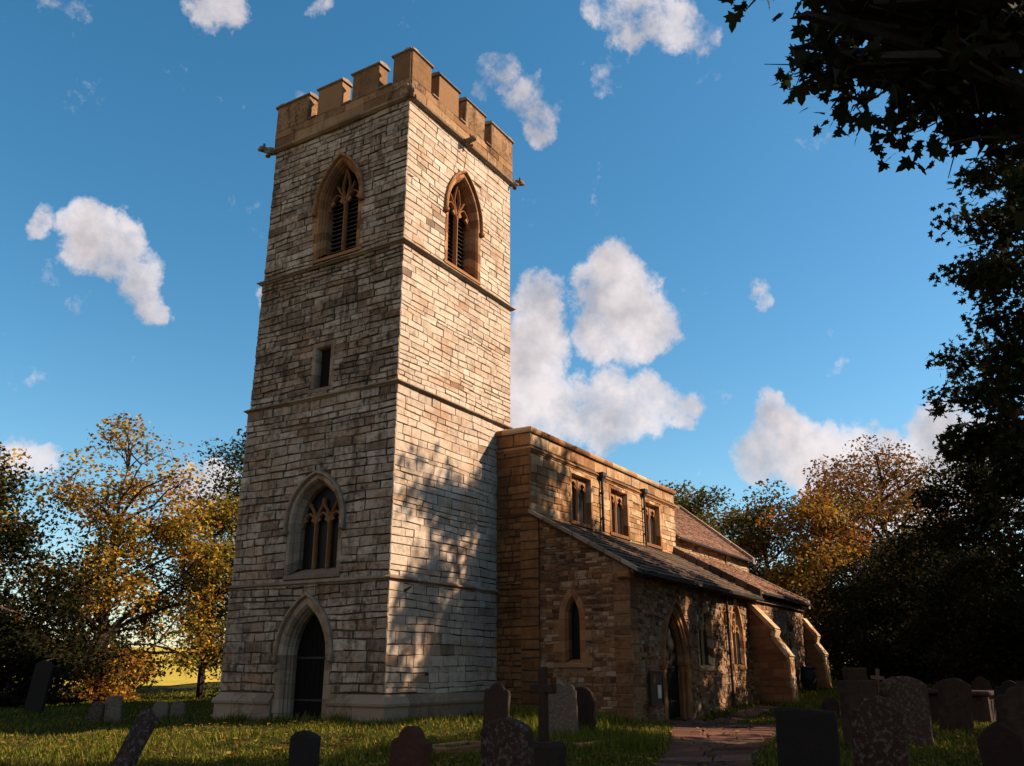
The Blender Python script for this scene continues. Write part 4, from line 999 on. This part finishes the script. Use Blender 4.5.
def tomb(label, x, y, L, W, hh, turn):
    root = thing('chest_tomb', label, 'chest tomb', (x, y, hz(x, y)), 'chest tombs in the churchyard')
    mb = MB(); mb.box(-L/2, L/2, -W/2, W/2, -.3, hh-.1, 0, (.4, .5, .5), .02)
    for i in (-1, 1):
        for j in (-1, 1): mb.box(i*L/2-.07, i*L/2+.07, j*W/2-.07, j*W/2+.07, -.3, hh-.10, 0, (.6, .5, .5))
    a = mb.build('tomb_chest', M['grave']); a.parent = root
    mb = MB(); mb.box(-L/2-.14, L/2+.14, -W/2-.14, W/2+.14, hh-.097, hh+.02, 0, (.5, .5, .5), .03)
    a = mb.build('ledger_slab', M['grave']); a.parent = root
    root.rotation_euler[2] = R_(turn); return root
tomb('chest tomb with a sunlit flat lid right of the distant cross', 11.2, -12.4, 1.9, .8, .80, 5)
tomb('darker chest tomb further right with a tilted lid edge', 8.6, -13.9, 1.9, .85, .9, -6)
def kerb(label, x, y, L, W, turn):
    mb = MB(); t = .09
    for a in ((-L/2, L/2, -W/2, -W/2+t), (-L/2, L/2, W/2-t, W/2), (-L/2, -L/2+t, -W/2+t+.004, W/2-t-.004), (L/2-t, L/2, -W/2+t+.004, W/2-t-.004)): mb.box(*a, -.2, .12, 0, (random.random(), .5, .5), .02)
    o = mb.build('grave_kerb', M['dress']); o.location = (x, y, hz(x, y)); o.rotation_euler[2] = R_(turn)
    return tag(o, label, 'grave kerb', 'kerbed graves')
kerb('low orange stone grave kerb in the grass behind the lichen-crusted stone', -5.0, -6.0, 1.7, .8, 0)
kerb('low orange stone grave kerb in the grass behind the stone cross', -2.9, -7.7, 1.7, .8, -4)

# small things by the wall
nb = thing('notice_board', 'brown wooden notice board with a white paper on the wall beside the arched aisle door', 'notice board', (7.35, AY-.04, .3))
mb = MB(); mb.box(-.5, .5, -.06, 0, 0, .95, 0, bev=.01); a = mb.build('board', M['board']); a.parent = nb
mb = MB()
for b_ in ((-.54, .54, -.10, -.063, .95, 1.02), (-.54, .54, -.10, -.063, -.05, .02), (-.54, -.47, -.10, -.063, .023, .947), (.47, .54, -.10, -.063, .023, .947)): mb.box(*b_, bev=.008)
a = mb.build('frame', M['board']); a.parent = nb
mb = MB(); mb.box(.08, .36, -.068, -.062, .18, .58, bev=.001); a = mb.build('paper', M['paper']); a.parent = nb
wb = thing('water_butt', 'dark green water butt in the corner between the two buttresses', 'water butt', (25.2, AY-.5, hz(25.2, AY-.5)))
mb = MB(); mb.rings([[(r*math.cos(2*math.pi*j/16), r*math.sin(2*math.pi*j/16), z) for j in range(16)] for z, r in ((0, .30), (.05, .32), (.5, .36), (.55, .375), (.6, .36), (1.02, .335))]); a = mb.build('barrel', M['butt'], None, True); a.parent = wb
mb = MB(); mb.rings([[(r*math.cos(2*math.pi*j/16), r*math.sin(2*math.pi*j/16), z) for j in range(16)] for z, r in ((1.022, .36), (1.07, .365), (1.10, .32), (1.12, .1))]); a = mb.build('lid', M['butt'], None, True); a.parent = wb
# ------------------------------------------------------------------ trees
def unit(v): return v/np.maximum(np.linalg.norm(v, axis=-1, keepdims=True), 1e-9)
MAPLE = [(0, 0), (.16, -.06), (.42, -.16), (.34, .06), (.62, .20), (.40, .30), (.46, .52), (.22, .50), (.20, .74), (0, 1.05), (-.20, .74), (-.22, .50), (-.46, .52), (-.40, .30), (-.62, .20), (-.34, .06), (-.42, -.16), (-.16, -.06)]
SPRAY = [(0, 0), (.30, .02), (.16, .18), (.46, .36), (.16, .46), (.26, .80), (.03, .72), (-.10, 1.0), (-.16, .62), (-.42, .64), (-.2, .36), (-.40, .12), (-.14, .12)]
OVAL = [(0, 0), (.26, .3), (.2, .7), (0, 1), (-.2, .7), (-.26, .3)]
QUAD = [(0, 0), (.32, .45), (0, 1), (-.32, .45)]
def leaves(pts, size, cols, shape, r, droop=.35, flat=.45):
    n = len(pts); S = np.array(shape)
    d = r.normal(0, 1, (n, 3)); d[:, 2] = d[:, 2]*flat-droop; d = unit(d)
    nn = r.normal(0, 1, (n, 3)); nn[:, 2] += .9; s = unit(np.cross(d, nn)); up = np.cross(s, d)
    sz = size*r.uniform(.65, 1.35, (n, 1))
    v = np.empty((n, len(S), 3)); fold = r.uniform(-.25, .35, (n, 1))
    for i, (a, b) in enumerate(S): v[:, i] = pts+sz*(s*a+d*b+up*(abs(a)*fold-.18*b*b))
    return v.reshape(-1, 3), len(S)
def palette(r, n, pal, clump_id=None, nclump=1, spread=.35):
    pal = np.array(pal); k = len(pal)
    base = r.randint(0, k, nclump) if clump_id is not None else None
    idx = r.randint(0, k, n)
    if clump_id is not None:
        keep = r.rand(n) < .6; idx = np.where(keep, base[clump_id], idx)
    return pal[idx]*r.uniform(1-spread, 1+spread, (n, 1))
def tree(name, label, cat, x, y, h, crown, nclump, nleaf, size, pal, seed, group=None, shape=QUAD, trunk=None, clump=.9, lean=(0, 0), hollow=.55, prof=None, twig=True, extra=None, droop=.3, bare=0., zb=None, xper=60, xclump=.3):
    """crown = (z of its foot above ground, rx, ry); prof(t) = width factor over the crown's height"""
    r = np.random.RandomState(seed); z0 = hz(x, y)-.15 if zb is None else zb
    root = thing(name, label, cat, (x, y, z0), group)
    foot, rx, ry = crown; ch = h-foot
    prof = prof or (lambda t: np.sqrt(np.clip(1-(2*t-.85)**2/1.5, 0.02, 1)))
    t = r.rand(nclump*4); ang = r.uniform(0, 2*np.pi, nclump*4); rad = r.rand(nclump*4)**hollow
    lobes = 1+.22*np.sin(ang*3+seed)+.15*np.sin(ang*5+t*7+seed*2)
    w = prof(t)
    keep = r.rand(len(t)) < w; t, ang, rad, lobes, w = [q[keep][:nclump] for q in (t, ang, rad, lobes, w)]
    nclump = len(t)
    C = np.stack([x+lean[0]*t+rx*w*rad*lobes*np.cos(ang), y+lean[1]*t+ry*w*rad*lobes*np.sin(ang), z0+foot+ch*t-.5*rad*(1-t)], -1)
    nx = 0
    if extra is not None: C = np.concatenate([C, np.array(extra, float)]); nx = len(extra); nclump = len(C)
    # wood
    tr = trunk or h*.018; mb = MB(); rr = random.Random(seed)
    topz = z0+foot+ch*.8
    P = [Vector((x+lean[0]*f*.8+rr.uniform(-.15, .15)*min(1, f*4), y+lean[1]*f*.8+rr.uniform(-.15, .15)*min(1, f*4), z0-.2+(topz-z0)*f)) for f in (0, .03, .12, .3, .5, .7, .86, 1)]
    mb.tube(P, [tr*1.7, tr*1.25, tr, tr*.85, tr*.62, tr*.4, tr*.22, tr*.07], 9, 0, (rr.random(), .5, .5))
    hub = []
    def on_trunk(z):
        f = (z-P[0].z)/(P[-1].z-P[0].z); f = min(max(f, .2), .97)
        i = min(int(f*7), 6)
        for i in range(7):
            if P[i].z <= P[0].z+f*(P[-1].z-P[0].z) <= P[i+1].z: break
        q = (P[0].z+f*(P[-1].z-P[0].z)-P[i].z)/max(P[i+1].z-P[i].z, 1e-6)
        return P[i].lerp(P[i+1], q)
    order = list(range(nclump)); rr.shuffle(order)
    for i in order:
        c = Vector(C[i]); best = None
        if hub and rr.random() < .75:
            cand = min(rr.sample(hub, min(len(hub), 26)), key=lambda q: (q-c).length+max(0, q.z-c.z)*.6)
            if (cand-c).length < max(rx, ry)*.55: best = cand
        src = best
        hd = math.hypot(c.x-x, c.y-y)
        if src is None: src = on_trunk(c.z-hd*rr.uniform(.35, .8))
        L = (c-src).length; r0 = min(tr*.5, .022*L+.012) if best is None else min(tr*.3, .016*L+.008)
        mid = src.lerp(c, .5)+Vector((rr.uniform(-.12, .12)*L, rr.uniform(-.12, .12)*L, rr.uniform(-.02, .14)*L))
        q1 = src.lerp(mid, .5)+Vector((0, 0, .03*L))
        mb.tube([src, q1, mid, mid.lerp(c, .55)+Vector((rr.uniform(-.05, .05)*L, 0, .02*L)), c], [r0, r0*.8, r0*.6, r0*.4, r0*.2], 5, 0, (rr.random(), .5, .5))
        hub.append(mid)
        if best is None: hub.append(q1)
        if twig:
            for _ in range(3):
                k_ = xclump if i >= nclump-nx else clump
                e = c+Vector((rr.gauss(0, k_*.6), rr.gauss(0, k_*.6), rr.gauss(0, k_*.5)))
                mb.tube([c.lerp(mid, .25), c.lerp(e, .5)+Vector((0, 0, .05)), e], [r0*.28+.004, r0*.18+.004, .004], 3)
    a = mb.build('trunk', M['bark'], None, False); a.parent = root; a.matrix_parent_inverse = Matrix.Translation(root.location).inverted()
    # leaves
    per = np.concatenate([(r.dirichlet(np.ones(nclump-nx)*3)*nleaf).astype(int), np.full(nx, xper, int)]); cid = np.repeat(np.arange(nclump), per); n = len(cid)
    g = r.normal(0, 1, (n, 3)); g = g/np.maximum(1, np.linalg.norm(g, axis=1, keepdims=True)/1.9)
    cs = (np.where(np.arange(nclump) >= nclump-nx, xclump, clump)*r.uniform(.8, 1.3, nclump))[cid][:, None]
    pts = C[cid]+g*cs*np.array([.62, .62, .42]); pts[:, 2] = np.maximum(pts[:, 2], z0+.35)
    if bare: pts = pts[r.rand(n) > bare*np.clip((pts[:, 2]-z0-foot)/ch, 0, 1)]; 
    n2 = len(pts); cols = palette(r, n2, pal, cid[:n2], nclump)
    v, k = leaves(pts, size, cols, shape, r, droop)
    np_mesh('crown', v, k, M['leaf'], cols, root)
    return root
GOLD = [(.32, .17, .02), (.38, .22, .025), (.25, .12, .018), (.17, .14, .02), (.28, .10, .018), (.11, .10, .016), (.42, .27, .03), (.08, .07, .014)]
OLIVE = [(.06, .062, .012), (.085, .075, .015), (.045, .05, .01), (.12, .085, .018), (.16, .10, .02)]
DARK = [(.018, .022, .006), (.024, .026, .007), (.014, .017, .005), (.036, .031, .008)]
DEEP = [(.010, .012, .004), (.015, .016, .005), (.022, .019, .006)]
RUST = [(.20, .085, .02), (.26, .11, .025), (.16, .07, .02), (.12, .08, .02)]
TL = 'trees beyond the churchyard on the left'
tree('autumn_maple', 'tall golden autumn tree left of the tower with bare twigs at its top', 'tree', 8.2, 25.0, 15.0, (1.7, 6.2, 6.0), 125, 23000, .22, GOLD, 11, TL, clump=.95, trunk=.28, bare=.4,
     prof=lambda t: np.clip(1.15-1.0*t, .12, 1)*np.clip(.75+t*1.2, 0, 1))
tree('autumn_tree', 'rounded yellow-green autumn tree close to the tower side', 'tree', 13.8, 24.0, 10.8, (2.6, 4.6, 4.2), 85, 17000, .20, GOLD[:4]+OLIVE[3:]+GOLD[5:6], 12, TL, clump=.95, trunk=.2)
tree('autumn_tree', 'shorter golden tree at the left with dark foliage in front of it', 'tree', 2.5, 30.5, 12.2, (1.0, 4.6, 4.6), 100, 18000, .25, GOLD+OLIVE, 13, TL, clump=1.1, trunk=.22)
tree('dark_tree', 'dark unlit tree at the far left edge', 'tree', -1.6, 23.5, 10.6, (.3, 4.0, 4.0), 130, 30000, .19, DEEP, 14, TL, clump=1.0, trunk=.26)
tree('dark_tree', 'dark low bushy tree standing under the tall golden tree', 'tree', 2.6, 21.2, 6.2, (.3, 2.6, 2.4), 60, 8000, .19, DEEP, 15, TL, clump=.9, trunk=.22)  # leaf colour near black, standing in for shade below the golden crown
tree('green_tree', 'green tree showing its edge from behind the tower', 'tree', 21.6, 29.6, 17.2, (2.2, 4.8, 4.8), 120, 22000, .24, OLIVE[:3]+DARK, 16, TL, clump=1.15, trunk=.3)
tree('understorey_bush', 'dark bush in front of the sunlit field, beside the tower', 'bush', 13.6, 19.8, 3.4, (.1, 1.9, 1.6), 46, 7000, .17, DARK+OLIVE[:1], 17, 'bushes along the left boundary', clump=.6, trunk=.08)
tree('understorey_bush', 'russet bush left of the sunlit field, under the golden tree', 'bush', 7.0, 22.6, 2.6, (.1, 1.5, 1.2), 40, 6000, .17, RUST+GOLD[:3], 18, 'bushes along the left boundary', clump=.6, trunk=.08)
tree('understorey_bush', 'dark bush at the far left under the unlit tree', 'bush', -.5, 17.5, 2.6, (.1, 2.6, 1.6), 40, 7000, .17, DEEP, 19, 'bushes along the left boundary', clump=.6, trunk=.08)
TR = 'trees behind the church on the right'
tree('olive_tree', 'olive green tree rising behind the chancel roof', 'tree', 56, 11.5, 16.6, (2.5, 6.2, 6.2), 130, 24000, .30, OLIVE, 21, TR, clump=1.3, trunk=.32)
tree('olive_tree', 'broad olive tree with brown tints right of the chancel gable', 'tree', 50, 3.0, 13.6, (1.0, 5.2, 5.2), 130, 22000, .28, OLIVE[:3]+DARK[:2]+RUST, 22, TR, clump=1.25, trunk=.3)
tree('golden_tree', 'tree with orange lit leaves in the dark wood right of the chancel', 'tree', 43.2, -3.0, 12.3, (1.2, 4.0, 4.0), 110, 22000, .25, GOLD[:3]+GOLD[4:5]+OLIVE[3:]+RUST, 23, TR, clump=1.1, trunk=.26)
tree('rust_tree', 'thin airy russet tree with visible branches against the cloud', 'tree', 52, -5.9, 17.0, (6.8, 5.6, 5.6), 90, 12000, .27, RUST, 24, TR, clump=1.2, trunk=.26, prof=lambda t: np.sqrt(np.clip(1-(2*t-1)**2, .05, 1)))
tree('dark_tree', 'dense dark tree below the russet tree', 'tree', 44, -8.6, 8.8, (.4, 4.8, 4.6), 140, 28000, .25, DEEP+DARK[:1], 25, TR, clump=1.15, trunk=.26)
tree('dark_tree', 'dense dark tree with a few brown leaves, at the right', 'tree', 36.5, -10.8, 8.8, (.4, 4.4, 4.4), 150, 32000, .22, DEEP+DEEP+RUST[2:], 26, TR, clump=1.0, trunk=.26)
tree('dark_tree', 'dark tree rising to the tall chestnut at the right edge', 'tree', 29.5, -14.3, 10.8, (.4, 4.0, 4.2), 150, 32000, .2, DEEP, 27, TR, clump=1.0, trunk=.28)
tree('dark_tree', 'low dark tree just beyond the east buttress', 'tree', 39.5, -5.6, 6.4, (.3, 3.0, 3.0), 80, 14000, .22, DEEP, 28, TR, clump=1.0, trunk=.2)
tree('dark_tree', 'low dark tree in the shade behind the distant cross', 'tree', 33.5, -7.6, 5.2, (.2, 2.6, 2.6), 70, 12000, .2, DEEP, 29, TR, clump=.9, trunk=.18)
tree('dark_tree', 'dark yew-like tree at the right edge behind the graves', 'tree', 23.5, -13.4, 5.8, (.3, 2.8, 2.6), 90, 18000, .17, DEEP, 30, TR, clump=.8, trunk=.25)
# the tall chestnut whose shade falls on the tower
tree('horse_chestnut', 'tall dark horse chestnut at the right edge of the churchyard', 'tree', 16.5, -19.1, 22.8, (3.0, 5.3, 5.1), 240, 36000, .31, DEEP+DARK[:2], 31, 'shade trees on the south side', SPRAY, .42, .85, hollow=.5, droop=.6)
tree('lime_tree', 'spreading dark tree south of the path, outside the view', 'tree', .8, -22.5, 18.4, (3.5, 6.4, 4.4), 170, 24000, .32, DARK, 32, 'shade trees on the south side', SPRAY, .4, 1.2, hollow=.5)
tree('lime_tree', 'smaller dark tree between the spreading tree and the chestnut, outside the view', 'tree', 7.5, -25.0, 16.0, (3.0, 4.6, 3.6), 90, 11000, .32, DARK, 36, 'shade trees on the south side', SPRAY, .35, 1.1, hollow=.5)
tree('lime_tree', 'dark tree south of the aisle beyond the right edge', 'tree', 25.5, -21.0, 13.4, (2.5, 4.6, 3.4), 80, 8000, .30, DARK, 33, 'shade trees on the south side', SPRAY, .4, 1.1, hollow=.5)
# overhanging sycamore by the camera
SYC = np.array(SYC_PTS)
for i_, (x_, y_, h_) in enumerate(((-33, -6, 14), (-31.5, 6, 12.5), (-27, 17, 12), (-29, -24, 15))):  # unseen trees, added to block low western sky from ground and tower foot
    tree('lime_tree', ['tall dark tree behind the viewer, west of the tower', 'dark tree on the west boundary facing the tower', 'dark tree at the north-west corner of the churchyard', 'dark tree at the south-west corner by the path'][i_], 'tree', x_, y_, h_, (2.0, 5.5, 5.5), 80, 5000, .42, DARK, 40+i_, 'trees on the west boundary', QUAD, .35, 1.4, twig=False)
tree('sycamore', 'dark sycamore whose leafy branches hang into the upper right corner', 'tree', -10.5, -22.6, 14.5, (5.2, 5.6, 3.6), 110, 12000, .13, DEEP+DARK[:2], 34, 'shade trees on the south side', MAPLE, .38, .8, hollow=.5, extra=SYC, droop=.55, xper=15, xclump=.28)

# ------------------------------------------------------------------ sky, sun, camera
SUN_EL, SUN_AZ = R_(34.), R_(146.)      # azimuth clockwise from north (+Y)
world = bpy.data.worlds.new('World'); scene.world = world; world.use_nodes = True
nt = world.node_tree; nt.nodes.clear()
N = lambda t, **k: _node(nt, t, k)
sky = N('ShaderNodeTexSky', sky_type='NISHITA', sun_disc=False, sun_elevation=SUN_EL, sun_rotation=SUN_AZ, altitude=50, air_density=1.0, dust_density=.5, ozone_density=1.0)
dirv = N('ShaderNodeTexCoord').outputs['Generated']
skyc = N('ShaderNodeHueSaturation', ins={'Hue': SKY_HUE, 'Saturation': SKY_SAT, 'Value': SKY_VAL, 'Color': sky.outputs[0]}).outputs[0]
def vdot(a, vec): return N('ShaderNodeVectorMath', operation='DOT_PRODUCT', ins={0: a, 1: vec}).outputs['Value']
warp = N('ShaderNodeTexNoise', ins={'Vector': dirv, 'Scale': 7., 'Detail': 8., 'Roughness': .66})
wv = N('ShaderNodeVectorMath', operation='MULTIPLY_ADD', ins={0: warp.outputs['Color'], 1: (.085, .085, .085), 2: dirv}).outputs[0]
wv = N('ShaderNodeVectorMath', operation='SUBTRACT', ins={0: wv, 1: (.0425, .0425, .0425)}).outputs[0]
wv = N('ShaderNodeVectorMath', operation='NORMALIZE', ins={0: wv}).outputs[0]
mask = None
# unseen cloud bank, added west and north-west as fill light for the west faces
BANK = [(-.85, .2, .45, .5, .9), (-.5, .8, .35, .4, .85), (-.95, .1, .12, .5, .9), (-.4, .9, .12, .4, .85)]
for cx_, cy_, cz_, rr_, st in [list(Vector(b[:3]).normalized())+list(b[3:]) for b in BANK]+CLOUDS:
    dt = vdot(wv, (cx_, cy_, cz_))
    mr = N('ShaderNodeMapRange', interpolation_type='SMOOTHSTEP', ins={0: dt, 1: math.cos(min(3., rr_*1.5)), 2: math.cos(rr_*.2), 3: 0., 4: st}).outputs[0]
    mask = mr if mask is None else math_(N, 'MAXIMUM', mask, mr)
fb = noise(N, dirv, 13, 12, .66); fb2 = noise(N, dirv, 7, 6, .6)
den = math_(N, 'ADD', mask, math_(N, 'MULTIPLY', math_(N, 'SUBTRACT', fb, .5), 2.3))
alpha = ramp(N, den, [(.27, (0, 0, 0)), (.39, (.22, .22, .22)), (.60, (.75, .75, .75)), (.95, (1, 1, 1))])
off = N('ShaderNodeVectorMath', operation='ADD', ins={0: dirv, 1: (.022, -.034, .034)}).outputs[0]
relief = math_(N, 'SUBTRACT', noise(N, dirv, 10, 6, .55), noise(N, off, 10, 6, .55))
relief2 = math_(N, 'SUBTRACT', noise(N, dirv, 26, 6, .6), noise(N, off, 26, 6, .6))
shade = math_(N, 'ADD', math_(N, 'MULTIPLY_ADD', relief, 1.5) if False else math_(N, 'ADD', math_(N, 'MULTIPLY', relief, 1.5), math_(N, 'MULTIPLY', relief2, .55)), math_(N, 'ADD', .52, math_(N, 'MULTIPLY', math_(N, 'SUBTRACT', fb2, .5), .5)))
ccol = ramp(N, shade, [(.2, CLOUD_LO), (.75, CLOUD_HI)])
alpha = math_(N, 'MULTIPLY', alpha, .93)
out = mixc(N, alpha, skyc, ccol)
bg = N('ShaderNodeBackground', ins={0: out, 1: SKY_STR}); wo = N('ShaderNodeOutputWorld'); nt.links.new(bg.outputs[0], wo.inputs[0])

sl = bpy.data.lights.new('sun', 'SUN'); sl.energy = SUN_STR; sl.angle = R_(.5); sl.color = SUN_COL
so = bpy.data.objects.new('sun', sl); COL.objects.link(so)
sd = Vector((math.sin(SUN_AZ)*math.cos(SUN_EL), math.cos(SUN_AZ)*math.cos(SUN_EL), math.sin(SUN_EL)))
so.rotation_euler = sd.to_track_quat('Z', 'Y').to_euler(); so.location = sd*60

cam = bpy.data.cameras.new('camera'); cam.sensor_width = 36; cam.lens = 872.496/1024*36; cam.clip_end = 6000; cam.clip_start = .1
cob = bpy.data.objects.new('camera', cam); COL.objects.link(cob)
ya, pi_, ro = R_(31.512), R_(18.274), R_(.058)
fw = Vector((math.cos(ya)*math.cos(pi_), math.sin(ya)*math.cos(pi_), math.sin(pi_))); rt = Vector((math.sin(ya), -math.cos(ya), 0)); up = rt.cross(fw)
Rm = Matrix((rt, up, -fw)).transposed().to_4x4()
cob.matrix_world = Matrix.Translation((-19.963, -16.377, 1.30)) @ Rm
scene.camera = cob
vs = scene.view_settings
vs.view_transform = 'Standard'; vs.look = 'None'; vs.gamma = 1; vs.exposure = EXPOSURE; vs.use_curve_mapping = False
scene.render.resolution_x, scene.render.resolution_y = 1024, 766
scene.cycles.max_bounces = 6; scene.cycles.diffuse_bounces = 3; scene.cycles.transparent_max_bounces = 4
scene.cycles.use_denoising = True
